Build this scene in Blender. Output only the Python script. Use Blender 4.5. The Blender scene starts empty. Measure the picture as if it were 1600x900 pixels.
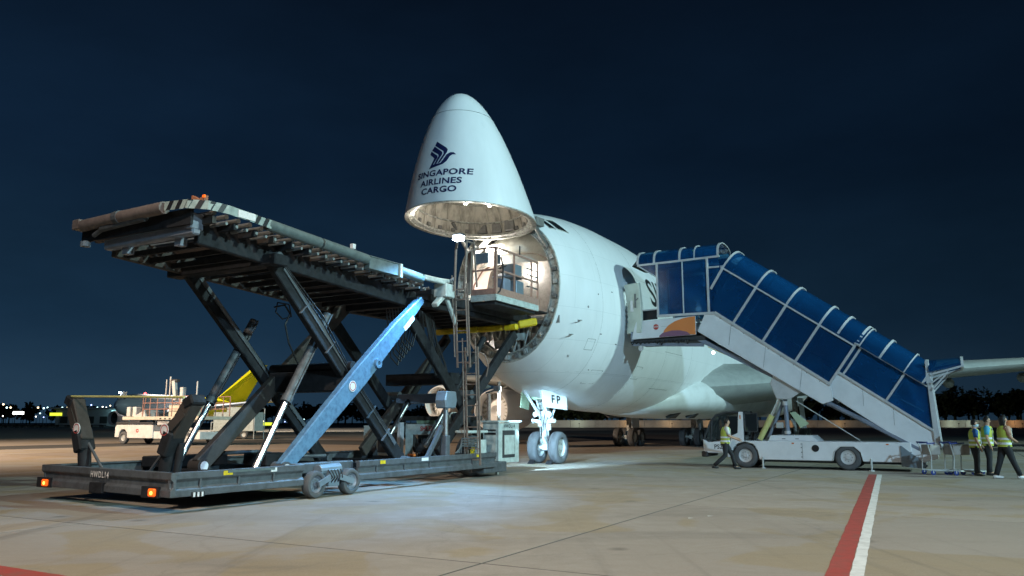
import bpy, bmesh, math, random
from mathutils import Vector, Matrix
random.seed(7)
R = math.radians
# ------------------------------------------------------------------ camera
F_PX, CAM_H, HZ = 1244.0, 1.6, 660.0
sc = bpy.context.scene
cam = bpy.data.cameras.new('camera'); camo = bpy.data.objects.new('camera', cam)
sc.collection.objects.link(camo)
cam.sensor_width = 36; cam.lens = 36 * F_PX / 1600; cam.clip_end = 5000; cam.clip_start = 0.1
camo.location = (0, 0, CAM_H); camo.rotation_euler = (math.pi/2 + math.atan((HZ-450)/F_PX), 0, 0)
sc.camera = camo
# ------------------------------------------------------------------ night sky
w = bpy.data.worlds.new('World'); sc.world = w; w.use_nodes = True
nt = w.node_tree; bg = nt.nodes['Background']
sky = nt.nodes.new('ShaderNodeTexSky'); sky.sky_type = 'NISHITA'; sky.sun_disc = False
sky.sun_elevation = R(-3.5); sky.sun_rotation = R(-150); sky.air_density = 1.6; sky.dust_density = 1.0; sky.ozone_density = 3.0
bg.inputs[1].default_value = 1.0
# the city's skyglow: brightest low over the built-up side (left), fading upwards
tc = nt.nodes.new('ShaderNodeTexCoord'); sx = nt.nodes.new('ShaderNodeSeparateXYZ'); nt.links.new(tc.outputs['Generated'], sx.inputs[0])
rp = nt.nodes.new('ShaderNodeValToRGB'); cr = rp.color_ramp; cr.interpolation = 'EASE'
for k, (pos, c) in enumerate(((0.0, (.0155, .0380, .067)), (0.13, (.0075, .0240, .049)), (0.32, (.0036, .0120, .0285)), (0.62, (.0022, .0052, .0125)))):
    e = cr.elements[k] if k < 2 else cr.elements.new(pos)
    e.position = pos; e.color = (*c, 1)
nt.links.new(sx.outputs['Z'], rp.inputs[0])
az = nt.nodes.new('ShaderNodeMath'); az.operation = 'MULTIPLY_ADD'; az.inputs[1].default_value = -0.48; az.inputs[2].default_value = 0.86
nt.links.new(sx.outputs['X'], az.inputs[0])
gl = nt.nodes.new('ShaderNodeMix'); gl.data_type = 'RGBA'; gl.blend_type = 'MULTIPLY'; gl.inputs[0].default_value = 1
nt.links.new(rp.outputs[0], gl.inputs[6]); nt.links.new(az.outputs[0], gl.inputs[7])
cn = nt.nodes.new('ShaderNodeTexNoise'); cn.inputs['Scale'].default_value = 2.6; cn.inputs['Detail'].default_value = 5; cn.inputs['Roughness'].default_value = 0.55
cm = nt.nodes.new('ShaderNodeMapping'); cm.inputs['Scale'].default_value = (1, 1, 2.6); nt.links.new(tc.outputs['Generated'], cm.inputs[0]); nt.links.new(cm.outputs[0], cn.inputs[0])
cr2 = nt.nodes.new('ShaderNodeMapRange'); cr2.inputs[1].default_value = 0.3; cr2.inputs[2].default_value = 0.7; cr2.inputs[3].default_value = 0.78; cr2.inputs[4].default_value = 1.2; nt.links.new(cn.outputs[0], cr2.inputs[0])
cl = nt.nodes.new('ShaderNodeMix'); cl.data_type = 'RGBA'; cl.blend_type = 'MULTIPLY'; cl.inputs[0].default_value = 1; nt.links.new(gl.outputs[2], cl.inputs[6]); nt.links.new(cr2.outputs[0], cl.inputs[7]); gl = cl
sm = nt.nodes.new('ShaderNodeVectorMath'); sm.operation = 'MULTIPLY_ADD'; sm.inputs[1].default_value = (0.004, 0.004, 0.004)
nt.links.new(sky.outputs[0], sm.inputs[0]); nt.links.new(gl.outputs[2], sm.inputs[2]); nt.links.new(sm.outputs[0], bg.inputs[0])
# ------------------------------------------------------------------ lights
TH = R(29)                                  # aircraft axis, clockwise from the view axis
ORG = Vector((-2.36, 25.43, 0))             # frame origin: l (port), s (aft), z
PORT = Vector((math.cos(TH), -math.sin(TH), 0)); AFT = Vector((math.sin(TH), math.cos(TH), 0))
def Wd(l, s, z): return ORG + PORT*l + AFT*s + Vector((0, 0, z))
def aim(o, d): o.rotation_euler = Vector(d).to_track_quat('-Z', 'Y').to_euler()
def lamp(name, kind, loc, energy, color, **k):
    d = bpy.data.lights.new(name, kind); d.energy = energy; d.color = color
    tgt = k.pop('target', None)
    for a, b in k.items(): setattr(d, a, b)
    o = bpy.data.objects.new(name, d); sc.collection.objects.link(o); o.location = loc
    if tgt is not None: aim(o, Vector(tgt) - Vector(loc))
    return o
# apron floodlighting from the right (far mast, so parallel light)
fd = (PORT*0.95 + AFT*0.05 + Vector((0, 0, 0.44))).normalized()
lamp('apron_floodlight', 'SPOT', Wd(6, 6, 3) + fd*82, 215000, (0.64, 1.0, 0.99), spot_size=R(110), spot_blend=0.8, shadow_soft_size=0.9, target=Wd(6, 6, 2))
lamp('apron_floodlight', 'SPOT', (30, -38, 26), 120000, (0.46, 0.78, 1.0), spot_size=R(46), spot_blend=0.8, shadow_soft_size=0.9, target=(11, 27, 3))
# sodium masts to the left and behind
lamp('sodium_floodlight', 'SPOT', (-52, 30, 24), 190000, (1.0, 0.75, 0.54), spot_size=R(90), spot_blend=0.8, shadow_soft_size=0.6, target=(-32, 48, 0))
lamp('sodium_floodlight', 'SPOT', (-7, -4, 26), 40000, (1.0, 0.82, 0.66), spot_size=R(62), spot_blend=0.9, shadow_soft_size=0.6, target=(-1.5, 9, 0))
lamp('apron_floodlight', 'SPOT', (-75, 128, 22), 420000, (1.0, 0.95, 0.85), spot_size=R(70), spot_blend=0.7, shadow_soft_size=0.6, target=(-52, 155, 6))
sc.view_settings.view_transform = 'Standard'; sc.view_settings.look = 'None'
sc.view_settings.exposure = 0; sc.view_settings.gamma = 1
sc.render.engine = 'CYCLES'

# ================================================================== helpers
MATS = {}
def mat(name, col, rough=0.5, metal=0.0, dirt=0.0, dcol=None, dscale=3.0, bump=0.0, bscale=40, emit=None, estr=0, spec=0.5, trans=0.0, coat=0.0, streak=False, ior=1.45):
    if name in MATS: return MATS[name]
    m = bpy.data.materials.new(name); m.use_nodes = True; n = m.node_tree.nodes; L = m.node_tree.links
    b = n['Principled BSDF']
    b.inputs['Base Color'].default_value = (*col, 1); b.inputs['Roughness'].default_value = rough
    b.inputs['Metallic'].default_value = metal; b.inputs['Specular IOR Level'].default_value = spec
    b.inputs['Transmission Weight'].default_value = trans; b.inputs['Coat Weight'].default_value = coat
    b.inputs['IOR'].default_value = ior
    if emit: b.inputs['Emission Color'].default_value = (*emit, 1); b.inputs['Emission Strength'].default_value = estr
    if dirt or bump:
        g = n.new('ShaderNodeNewGeometry')
        mp = n.new('ShaderNodeMapping'); L.new(g.outputs['Position'], mp.inputs['Vector'])
        if streak: mp.inputs['Scale'].default_value = (1, 1, 0.22)
    if dirt:
        t = n.new('ShaderNodeTexNoise'); t.inputs['Scale'].default_value = dscale; t.inputs['Detail'].default_value = 7; t.inputs['Roughness'].default_value = 0.65
        L.new(mp.outputs[0], t.inputs['Vector'])
        r = n.new('ShaderNodeValToRGB'); r.color_ramp.elements[0].position = 0.42; r.color_ramp.elements[1].position = 0.68
        L.new(t.outputs['Fac'], r.inputs[0])
        mu = n.new('ShaderNodeMath'); mu.operation = 'MULTIPLY'; mu.inputs[1].default_value = dirt; L.new(r.outputs[0], mu.inputs[0])
        mx = n.new('ShaderNodeMix'); mx.data_type = 'RGBA'
        L.new(mu.outputs[0], mx.inputs[0]); mx.inputs[6].default_value = (*col, 1)
        dc = dcol or tuple(c*0.45 for c in col); mx.inputs[7].default_value = (*dc, 1)
        L.new(mx.outputs[2], b.inputs['Base Color'])
        ma = n.new('ShaderNodeMath'); ma.operation = 'MULTIPLY_ADD'; ma.inputs[1].default_value = 0.25; ma.inputs[2].default_value = rough; ma.use_clamp = True
        L.new(mu.outputs[0], ma.inputs[0]); L.new(ma.outputs[0], b.inputs['Roughness'])
    if bump:
        t2 = n.new('ShaderNodeTexNoise'); t2.inputs['Scale'].default_value = bscale; t2.inputs['Detail'].default_value = 4
        L.new(mp.outputs[0], t2.inputs['Vector'])
        bp = n.new('ShaderNodeBump'); bp.inputs['Strength'].default_value = bump; bp.inputs['Distance'].default_value = 0.02
        L.new(t2.outputs['Fac'], bp.inputs['Height']); L.new(bp.outputs[0], b.inputs['Normal'])
    MATS[name] = m; return m

class Thing:
    """one top-level thing; its parts are given in the apron frame (l, s, z) or, with own=True, in metres round its base"""
    def __init__(s, name, label, cat, base=(0, 0, 0), group=None, own=False, rz=0.0):
        o = bpy.data.objects.new(name, None); sc.collection.objects.link(o); o.empty_display_size = 0.3
        s.o = o; s.base = Vector((0, 0, 0)) if own else Vector(base)
        if own: o.location = base; o.rotation_euler = (0, 0, rz)
        else: o.location = Wd(*base); o.rotation_euler = (0, 0, -TH)
        o['label'] = label; o['category'] = cat
        if group: o['group'] = group
class MB:
    def __init__(s): s.v = []; s.f = []
    def add(s, vs, fs):
        k = len(s.v); s.v += [tuple(p) for p in vs]; s.f += [tuple(i+k for i in f) for f in fs]; return s
    def box(s, x0, x1, y0, y1, z0, z1):
        return s.add([(x, y, z) for z in (z0, z1) for y in (y0, y1) for x in (x0, x1)],
                     [(0,2,3,1), (4,5,7,6), (0,1,5,4), (2,6,7,3), (0,4,6,2), (1,3,7,5)])
    def beam(s, p, q, a, b, up=(0, 0, 1), a2=None, b2=None):
        """rectangular bar p->q, a wide (sideways), b deep (along up)"""
        p, q = Vector(p), Vector(q); d = (q-p).normalized(); u = Vector(up)
        if abs(d.dot(u)) > 0.99: u = Vector((1, 0, 0))
        sd = d.cross(u).normalized(); u = sd.cross(d)
        a2 = a if a2 is None else a2; b2 = b if b2 is None else b2
        vs = []
        for c, aa, bb in ((p, a, b), (q, a2, b2)):
            for i, j in ((-1,-1), (1,-1), (1,1), (-1,1)): vs.append(c + sd*(aa/2*i) + u*(bb/2*j))
        return s.add(vs, [(0,1,2,3), (7,6,5,4), (0,4,5,1), (1,5,6,2), (2,6,7,3), (3,7,4,0)])
    def tube(s, p, q, r, n=12, r2=None, cap=True):
        p, q = Vector(p), Vector(q); d = (q-p).normalized()
        u = Vector((0, 0, 1)) if abs(d.z) < 0.95 else Vector((1, 0, 0))
        a = d.cross(u).normalized(); b = a.cross(d); r2 = r if r2 is None else r2
        vs = [c + (a*math.cos(2*math.pi*i/n) + b*math.sin(2*math.pi*i/n))*rr for c, rr in ((p, r), (q, r2)) for i in range(n)]
        fs = [(i, (i+1) % n, n+(i+1) % n, n+i) for i in range(n)]
        if cap: fs += [tuple(range(n-1, -1, -1)), tuple(range(n, 2*n))]
        return s.add(vs, fs)
    def path(s, pts, r, n=8):
        for a, b in zip(pts, pts[1:]): s.tube(a, b, r, n)
        return s
    def lathe(s, c, axis, prof, n=28):
        """prof: (offset along axis, radius)"""
        c = Vector(c); d = Vector(axis).normalized(); u = Vector((0, 0, 1)) if abs(d.z) < 0.95 else Vector((1, 0, 0))
        a = d.cross(u).normalized(); b = a.cross(d); m = len(prof)
        vs = [c + d*t + (a*math.cos(2*math.pi*i/n) + b*math.sin(2*math.pi*i/n))*r for t, r in prof for i in range(n)]
        fs = [(j*n+i, j*n+(i+1) % n, (j+1)*n+(i+1) % n, (j+1)*n+i) for j in range(m-1) for i in range(n)]
        return s.add(vs, fs)
    def loft(s, rings, closed=True, cap0=False, cap1=False, skip=None):
        n = len(rings[0]); vs = [p for r in rings for p in r]; fs = []
        for j in range(len(rings)-1):
            for i in range(n if closed else n-1):
                q = (j*n+i, j*n+(i+1) % n, (j+1)*n+(i+1) % n, (j+1)*n+i)
                if skip and skip([Vector(vs[k]) for k in q]): continue
                fs.append(q)
        if cap0: fs.append(tuple(range(n-1, -1, -1)))
        if cap1: fs.append(tuple(range((len(rings)-1)*n, len(rings)*n)))
        return s.add(vs, fs)
    def prism(s, poly, ext):
        """planar 3-D polygon pushed along ext"""
        n = len(poly); e = Vector(ext); vs = [Vector(p) for p in poly] + [Vector(p)+e for p in poly]
        return s.add(vs, [tuple(range(n)), tuple(range(2*n-1, n-1, -1))] + [(i, n+i, n+(i+1) % n, (i+1) % n) for i in range(n)])
    def build(s, name, material, thing, parent=None, smooth=False, bevel=0.0, label=None):
        me = bpy.data.meshes.new(name)
        b = thing.base if thing else Vector((0, 0, 0))
        me.from_pydata([(p[0]-b.x, p[1]-b.y, p[2]-b.z) for p in s.v], [], s.f)
        bm = bmesh.new(); bm.from_mesh(me); bmesh.ops.recalc_face_normals(bm, faces=bm.faces); bm.to_mesh(me); bm.free()
        if isinstance(material, str): material = MATS[material]
        me.materials.append(material)
        if smooth:
            me.shade_smooth()
            if smooth != 'all': me.set_sharp_from_angle(angle=R(38))
        o = bpy.data.objects.new(name, me); sc.collection.objects.link(o)
        if parent is not None: o.parent = parent
        elif thing: o.parent = thing.o
        if bevel:
            md = o.modifiers.new('bevel', 'BEVEL'); md.width = bevel; md.segments = 1; md.limit_method = 'ANGLE'
        if label: o['label'] = label
        return o
def tag(o, label, cat=None, group=None, kind=None):
    if label: o['label'] = label
    if cat: o['category'] = cat
    if group: o['group'] = group
    if kind: o['kind'] = kind
    return o
def copy_tree(o, parent=None):
    c = o.copy(); sc.collection.objects.link(c); c.parent = parent
    for ch in o.children: copy_tree(ch, c)
    return c
def text2d(body, size=1.0, sx=1.0, bold=0.0, spacing=1.0):
    cu = bpy.data.curves.new('txt', 'FONT'); cu.body = body; cu.size = size; cu.align_x = 'CENTER'; cu.align_y = 'CENTER'
    cu.space_character = spacing; cu.offset = bold; cu.resolution_u = 3
    o = bpy.data.objects.new('txt', cu); sc.collection.objects.link(o)
    dg = bpy.context.evaluated_depsgraph_get(); me = bpy.data.meshes.new_from_object(o.evaluated_get(dg))
    bpy.data.objects.remove(o); bpy.data.curves.remove(cu)
    vs = [(v.co.x*sx, v.co.y) for v in me.vertices]; fs = [tuple(p.vertices) for p in me.polygons]
    bpy.data.meshes.remove(me); return vs, fs
def poly2d(polys, cuts=0):
    bm = bmesh.new()
    for p in polys:
        vs = [bm.verts.new((x, y, 0)) for x, y in p]; f = bm.faces.new(vs)
    bmesh.ops.triangulate(bm, faces=bm.faces[:])
    bm.verts.index_update()
    out = [(v.co.x, v.co.y) for v in bm.verts], [tuple(v.index for v in f.verts) for f in bm.faces]
    bm.free(); return out
def fine2d(vf, maxlen):
    bm = bmesh.new(); vs = [bm.verts.new((x, y, 0)) for x, y in vf[0]]
    for f in vf[1]:
        try: bm.faces.new([vs[i] for i in f])
        except ValueError: pass
    bmesh.ops.triangulate(bm, faces=bm.faces[:])
    for _ in range(4):
        es = [e for e in bm.edges if e.calc_length() > maxlen]
        if not es: break
        bmesh.ops.subdivide_edges(bm, edges=es, cuts=1); bmesh.ops.triangulate(bm, faces=bm.faces[:])
    bm.verts.index_update()
    out = [(v.co.x, v.co.y) for v in bm.verts], [tuple(v.index for v in f.verts) for f in bm.faces]
    bm.free(); return out
def lettering(vf, origin, xdir, ydir, material, thing, parent=None, name='lettering', label=None):
    o, xd, yd = Vector(origin), Vector(xdir), Vector(ydir)
    return MB().add([o + xd*x + yd*y for x, y in vf[0]], vf[1]).build(name, material, thing, parent, label=label)
def hermite(tab):
    """smooth interpolation of rows (x, a, b, ...)"""
    xs = [r[0] for r in tab]; k = len(tab[0])-1
    ms = []
    for j in range(k):
        d = [(tab[i+1][j+1]-tab[i][j+1])/(xs[i+1]-xs[i]) for i in range(len(xs)-1)]
        m = [d[0]] + [0 if d[i-1]*d[i] <= 0 else 2*d[i-1]*d[i]/(d[i-1]+d[i]) for i in range(1, len(d))] + [d[-1]]
        ms.append(m)
    def f(x):
        x = min(max(x, xs[0]), xs[-1]); i = max(0, min(len(xs)-2, next((q for q in range(len(xs)-1) if x <= xs[q+1]), len(xs)-2)))
        h = xs[i+1]-xs[i]; t = (x-xs[i])/h; out = []
        for j in range(k):
            a, b = tab[i][j+1], tab[i+1][j+1]
            out.append((2*t**3-3*t*t+1)*a + (t**3-2*t*t+t)*h*ms[j][i] + (-2*t**3+3*t*t)*b + (t**3-t*t)*h*ms[j][i+1])
        return out
    return f

# ------------------------------------------------------------------ materials
mat('white_paint', (0.74, 0.76, 0.77), 0.30, dirt=0.32, dcol=(0.56, 0.58, 0.58), dscale=1.2, coat=0.15, streak=True)
mat('belly_paint', (0.62, 0.65, 0.65), 0.35, dirt=0.5, dcol=(0.42, 0.43, 0.41), dscale=1.2)
mat('wing_paint', (0.30, 0.32, 0.31), 0.45, dirt=0.3)
mat('navy', (0.006, 0.012, 0.07), 0.5)
mat('black_print', (0.012, 0.012, 0.014), 0.5)
mat('red_print', (0.45, 0.05, 0.04), 0.5)
mat('seam', (0.08, 0.09, 0.09), 0.6)
mat('frame_metal', (0.46, 0.47, 0.43), 0.55, 0.2, dirt=0.8, dcol=(0.10, 0.10, 0.09), dscale=9)
mat('liner', (0.78, 0.68, 0.60), 0.6, dirt=0.25, dscale=2)
mat('dome', (0.45, 0.45, 0.40), 0.6, dirt=0.5, dscale=3)
mat('inner_shell', (0.52, 0.49, 0.42), 0.7, dirt=0.9, dcol=(0.16, 0.15, 0.13), dscale=3.2, streak=True)
mat('structure_grey', (0.20, 0.20, 0.19), 0.6, 0.1, dirt=0.7, dscale=6)
mat('gear_white', (0.75, 0.78, 0.78), 0.4, dirt=0.4, dcol=(0.3, 0.3, 0.3), dscale=14)
mat('primer_green', (0.42, 0.52, 0.34), 0.55, dirt=0.3)
mat('tyre', (0.075, 0.078, 0.082), 0.75, dirt=0.5, dcol=(0.12, 0.12, 0.12), dscale=12)
mat('rim', (0.55, 0.57, 0.55), 0.45, 0.4, dirt=0.4)
mat('window_dark', (0.015, 0.018, 0.02), 0.08, spec=0.6)
mat('chrome', (0.70, 0.71, 0.71), 0.30, 1.0)
mat('loader_dark', (0.020, 0.021, 0.024), 0.62, 0.0, spec=0.25, dirt=0.75, dcol=(0.009, 0.009, 0.009), dscale=5, bump=0.15)
mat('loader_rust', (0.050, 0.040, 0.034), 0.6, 0.1, dirt=0.7, dcol=(0.03, 0.025, 0.02), dscale=5)
mat('loader_grey', (0.095, 0.105, 0.115), 0.5, 0.15, dirt=0.8, dcol=(0.05, 0.05, 0.05), dscale=4, bump=0.12)
mat('loader_blue', (0.13, 0.25, 0.37), 0.38, 0.2, dirt=0.8, dcol=(0.05, 0.10, 0.17), dscale=7)
mat('loader_beam', (0.22, 0.24, 0.28), 0.45, 0.2, dirt=0.5)
mat('roller', (0.36, 0.37, 0.36), 0.35, 0.6, dirt=0.5, dscale=8)
mat('bumper_pink', (0.17, 0.135, 0.12), 0.5, dirt=0.6, dscale=6)
mat('bumper_pale', (0.30, 0.36, 0.33), 0.5, dirt=0.6, dscale=6)
mat('bumper_green', (0.11, 0.14, 0.135), 0.5, dirt=0.6, dscale=6)
mat('loader_white', (0.50, 0.56, 0.53), 0.45, dirt=0.6, dcol=(0.25, 0.26, 0.24), dscale=5)
mat('ladder_paint', (0.20, 0.155, 0.13), 0.5, dirt=0.6, dscale=10)
mat('rail_red', (0.38, 0.22, 0.17), 0.5, dirt=0.5, dscale=10)
mat('yellow', (0.70, 0.50, 0.01), 0.5, dirt=0.5, dcol=(0.30, 0.2, 0.01), dscale=6)
mat('orange', (0.65, 0.16, 0.03), 0.5, dirt=0.3)
mat('dull_orange', (0.36, 0.13, 0.06), 0.6, dirt=0.6, dcol=(0.2, 0.12, 0.09), dscale=4)
mat('orange_print', (0.70, 0.22, 0.06), 0.5)
mat('purple_print', (0.22, 0.10, 0.16), 0.5)
mat('sticker', (0.72, 0.70, 0.68), 0.5, dirt=0.3, dscale=20)
mat('hose', (0.015, 0.015, 0.016), 0.5)
mat('steel_blue', (0.20, 0.25, 0.29), 0.4, 0.3, dirt=0.4)
mat('stair_white', (0.72, 0.73, 0.74), 0.35, dirt=0.35, dcol=(0.5, 0.5, 0.5), dscale=1.5)
mat('stair_frame', (0.58, 0.58, 0.58), 0.4, 0.2, dirt=0.3)
mat('stair_beam', (0.22, 0.25, 0.31), 0.45, 0.2, dirt=0.5)
mat('blue_pane', (0.006, 0.070, 0.205), 0.10, trans=0.45, spec=0.5, coat=0.0, dirt=0.6, dcol=(0.002, 0.026, 0.09), dscale=0.45)
mat('stair_dark', (0.045, 0.047, 0.05), 0.6, dirt=0.5)
mat('step', (0.22, 0.23, 0.24), 0.6)
mat('hydraulic_yellow', (0.62, 0.58, 0.22), 0.4, dirt=0.4)
mat('amber', (0.9, 0.18, 0.02), 0.3, emit=(1.0, 0.11, 0.006), estr=0.75)
mat('amber_hot', (1, .5, .1), 0.3, emit=(1.0, 0.42, 0.06), estr=4)
mat('lamp_white', (1, 1, 1), 0.3, emit=(0.80, 0.93, 1.0), estr=60)
mat('lamp_warm', (1, 1, 1), 0.3, emit=(1.0, 0.90, 0.74), estr=14)
mat('lamp_small', (1, 1, 1), 0.3, emit=(1.0, 0.95, 0.85), estr=6)
mat('lamp_red', (1, 0.1, 0.1), 0.3, emit=(1, 0.05, 0.05), estr=8)
mat('sign_yellow', (0.7, 0.7, 0.1), 0.3, emit=(0.75, 0.85, 0.05), estr=1.4)
mat('cyan_lit', (0.5, 0.8, 0.85), 0.3, emit=(0.45, 0.95, 1.0), estr=2.2)
# ground
def ground_mat(name, c1, c2, c3):
    m = bpy.data.materials.new(name); m.use_nodes = True; n = m.node_tree.nodes; L = m.node_tree.links; b = n['Principled BSDF']
    g = n.new('ShaderNodeNewGeometry')
    def noise(scale, detail=6, rough=0.6, dist=0.0, sc3=None):
        t = n.new('ShaderNodeTexNoise'); t.inputs['Scale'].default_value = scale; t.inputs['Detail'].default_value = detail
        t.inputs['Roughness'].default_value = rough; t.inputs['Distortion'].default_value = dist
        if sc3:
            mp = n.new('ShaderNodeMapping'); mp.inputs['Rotation'].default_value = (0, 0, TH); mp.inputs['Scale'].default_value = sc3
            L.new(g.outputs['Position'], mp.inputs[0]); L.new(mp.outputs[0], t.inputs[0])
        else: L.new(g.outputs['Position'], t.inputs[0])
        return t
    def ramp(src, a, b_, lo=0.0, hi=1.0):
        r = n.new('ShaderNodeMapRange'); r.inputs[1].default_value = a; r.inputs[2].default_value = b_; r.inputs[3].default_value = lo; r.inputs[4].default_value = hi
        L.new(src, r.inputs[0]); return r.outputs[0]
    def mix(f, a, b_, mode='MIX'):
        x = n.new('ShaderNodeMix'); x.data_type = 'RGBA'; x.blend_type = mode
        if hasattr(f, 'links'): L.new(f, x.inputs[0])
        else: x.inputs[0].default_value = f
        for k, v in ((6, a), (7, b_)):
            if hasattr(v, 'links'): L.new(v, x.inputs[k])
            else: x.inputs[k].default_value = (*v, 1)
        return x.outputs[2]
    big = noise(0.22, 5, 0.55, 0.6); mid = noise(1.4, 8, 0.7, 0.4); fine = noise(38, 3, 0.7); stain = noise(0.33, 4, 0.5, 1.2)
    smear = noise(0.5, 6, 0.6, 0.3, (0.25, 1.6, 1))
    c = mix(ramp(big.outputs[0], 0.45, 0.56), c1, c2)
    c = mix(ramp(stain.outputs[0], 0.53, 0.57, 0, 0.75), c, c3)
    c = mix(ramp(mid.outputs[0], 0.35, 0.75, 0, 0.40), c, tuple(x*0.6 for x in c1))
    c = mix(ramp(smear.outputs[0], 0.52, 0.75, 0, 0.55), c, tuple(x*0.45 for x in c1))
    c = mix(ramp(fine.outputs[0], 0.35, 0.75, 0, 0.4), c, tuple(x*1.5 for x in c1))
    tyre = noise(1.0, 3, 0.5, 0.15, (2.6, 0.035, 1)); spots = n.new('ShaderNodeTexVoronoi'); spots.inputs['Scale'].default_value = 0.55; L.new(g.outputs['Position'], spots.inputs[0])
    crk = n.new('ShaderNodeTexVoronoi'); crk.feature = 'DISTANCE_TO_EDGE'; crk.inputs['Scale'].default_value = 0.16
    wv = n.new('ShaderNodeVectorMath'); wv.operation = 'MULTIPLY_ADD'; wv.inputs[1].default_value = (1.2, 1.2, 0); L.new(noise(0.9, 5).outputs['Color'], wv.inputs[0]); L.new(g.outputs['Position'], wv.inputs[2]); L.new(wv.outputs[0], crk.inputs[0])
    c = mix(ramp(tyre.outputs[0], 0.60, 0.72, 0, 0.38), c, tuple(x*0.35 for x in c1))
    c = mix(ramp(spots.outputs['Distance'], 0.03, 0.10, 0.6, 0), c, tuple(x*0.3 for x in c1))
    c = mix(ramp(crk.outputs['Distance'], 0.0, 0.005, 0.22, 0), c, tuple(x*0.4 for x in c1))
    oi = n.new('ShaderNodeObjectInfo')
    hv = n.new('ShaderNodeHueSaturation'); L.new(ramp(oi.outputs['Random'], 0, 1, 0.90, 1.10), hv.inputs['Value']); L.new(c, hv.inputs['Color'])
    L.new(hv.outputs[0], b.inputs['Base Color'])
    L.new(ramp(mid.outputs[0], 0.3, 0.7, 0.55, 0.85), b.inputs['Roughness'])
    bp = n.new('ShaderNodeBump'); bp.inputs['Strength'].default_value = 0.25; bp.inputs['Distance'].default_value = 0.01
    L.new(fine.outputs[0], bp.inputs['Height']); L.new(bp.outputs[0], b.inputs['Normal'])
    MATS[name] = m
ground_mat('concrete', (0.240, 0.206, 0.172), (0.258, 0.226, 0.192), (0.232, 0.176, 0.094))
ground_mat('unlit_ground', (0.045, 0.045, 0.042), (0.055, 0.055, 0.05), (0.04, 0.04, 0.036))  # dark colour stands in for far ground the floodlights hardly reach
mat('joint', (0.05, 0.048, 0.045), 0.9)
mat('red_line', (0.27, 0.040, 0.030), 0.7, dirt=0.7, dcol=(0.16, 0.06, 0.045), dscale=5)
mat('white_line', (0.55, 0.55, 0.53), 0.7, dirt=0.6, dcol=(0.30, 0.29, 0.27), dscale=5)
mat('foliage', (0.02, 0.028, 0.014), 0.9, spec=0.1)
mat('bark', (0.05, 0.045, 0.04), 0.9)

# ================================================================== ground
g = MB().add([(-1500, -300, -0.03), (1500, -300, -0.03), (1500, 2500, -0.03), (-1500, 2500, -0.03)], [(0, 1, 2, 3)]).build('ground', 'concrete', None)
tag(g, 'concrete apron ground reaching to the horizon', kind='structure')
slabroot = g
SL = 7.5; l0 = 9.45; slab_me = None
for i in range(-6, 6):
    for j in range(-5, 8):
        la, sa = l0 + i*SL, -20.4 + j*SL
        c = Wd(la+SL/2, sa+SL/2, 0)
        if c.y < 1 or c.y > 62 or abs(c.x) > 0.72*c.y + 9: continue
        if slab_me is None:
            mb = MB(); h = SL/2 - 0.019
            mb.box(-h, h, -h, h, -0.026, 0.0)
            o = mb.build('concrete_slab', 'concrete', None, slabroot, bevel=0.0015); slab_me = o
        else:
            o = slab_me.copy(); sc.collection.objects.link(o); o.parent = slabroot
        o.location = c; o.rotation_euler = (0, 0, -TH)
jb = MB().add([Wd(l0-7*SL, -60, -0.003), Wd(l0+7*SL, -60, -0.003), Wd(l0+7*SL, 36, -0.003), Wd(l0-7*SL, 36, -0.003)], [(0, 1, 2, 3)])
jb.build('joint_sealant', 'joint', None, slabroot)
# ground beyond the stand; the missing floodlight is put into its dark colour
tx = MB().add([(-4, 74, -0.012), (900, 60, -0.012), (900, 252, -0.012), (-4, 252, -0.012)], [(0, 1, 2, 3)]).build('taxiway', 'unlit_ground', None)
tag(tx, 'taxiway ground behind the aircraft, its lack of light painted dark', kind='structure')
gr = MB().add([(-1500, 300, -0.01), (1500, 258, -0.01), (1500, 1400, -0.01), (-1500, 1400, -0.01)], [(0, 1, 2, 3)])
mat('far_grass', (0.03, 0.04, 0.02), 0.9, dirt=0.5, dscale=0.05)
tag(gr.build('far_field', 'far_grass', None), 'dark field beyond the taxiway', kind='structure')
def strip(p, q, w0, w1, z, name, m, label):
    p, q = Vector(p), Vector(q); d = (q-p).normalized(); sd = Vector((d.y, -d.x, 0)); n = 90; vs = []
    for k in range(n+1):
        c = p.lerp(q, k/n)
        vs += [c + sd*(w0 + random.uniform(-.006, .006)) + Vector((0, 0, z)), c + sd*(w1 + random.uniform(-.006, .006)) + Vector((0, 0, z))]
    o = MB().add(vs, [(2*k, 2*k+1, 2*k+3, 2*k+2) for k in range(n)]).build(name, m, None)
    return tag(o, label, kind='structure')
strip((2.7, 7.2, 0), (11.25, 25.4, 0), -0.135, 0.10, 0.004, 'red_marking', 'red_line', 'worn red painted line on the apron')
strip((2.7, 7.2, 0), (11.25, 25.4, 0), 0.104, 0.24, 0.004, 'white_marking', 'white_line', 'white painted line beside the red line')
strip((-9.5, 11.45, 0), (-3.5, 8.1, 0), -0.02, 0.30, 0.004, 'red_marking', 'red_line', 'red painted line in the near left corner')

# ================================================================== the cargo aircraft
AC = Thing('cargo_aircraft', 'white four-engined cargo jet with its nose door swung open', 'aircraft', base=(0, 7.8, 0))
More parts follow.
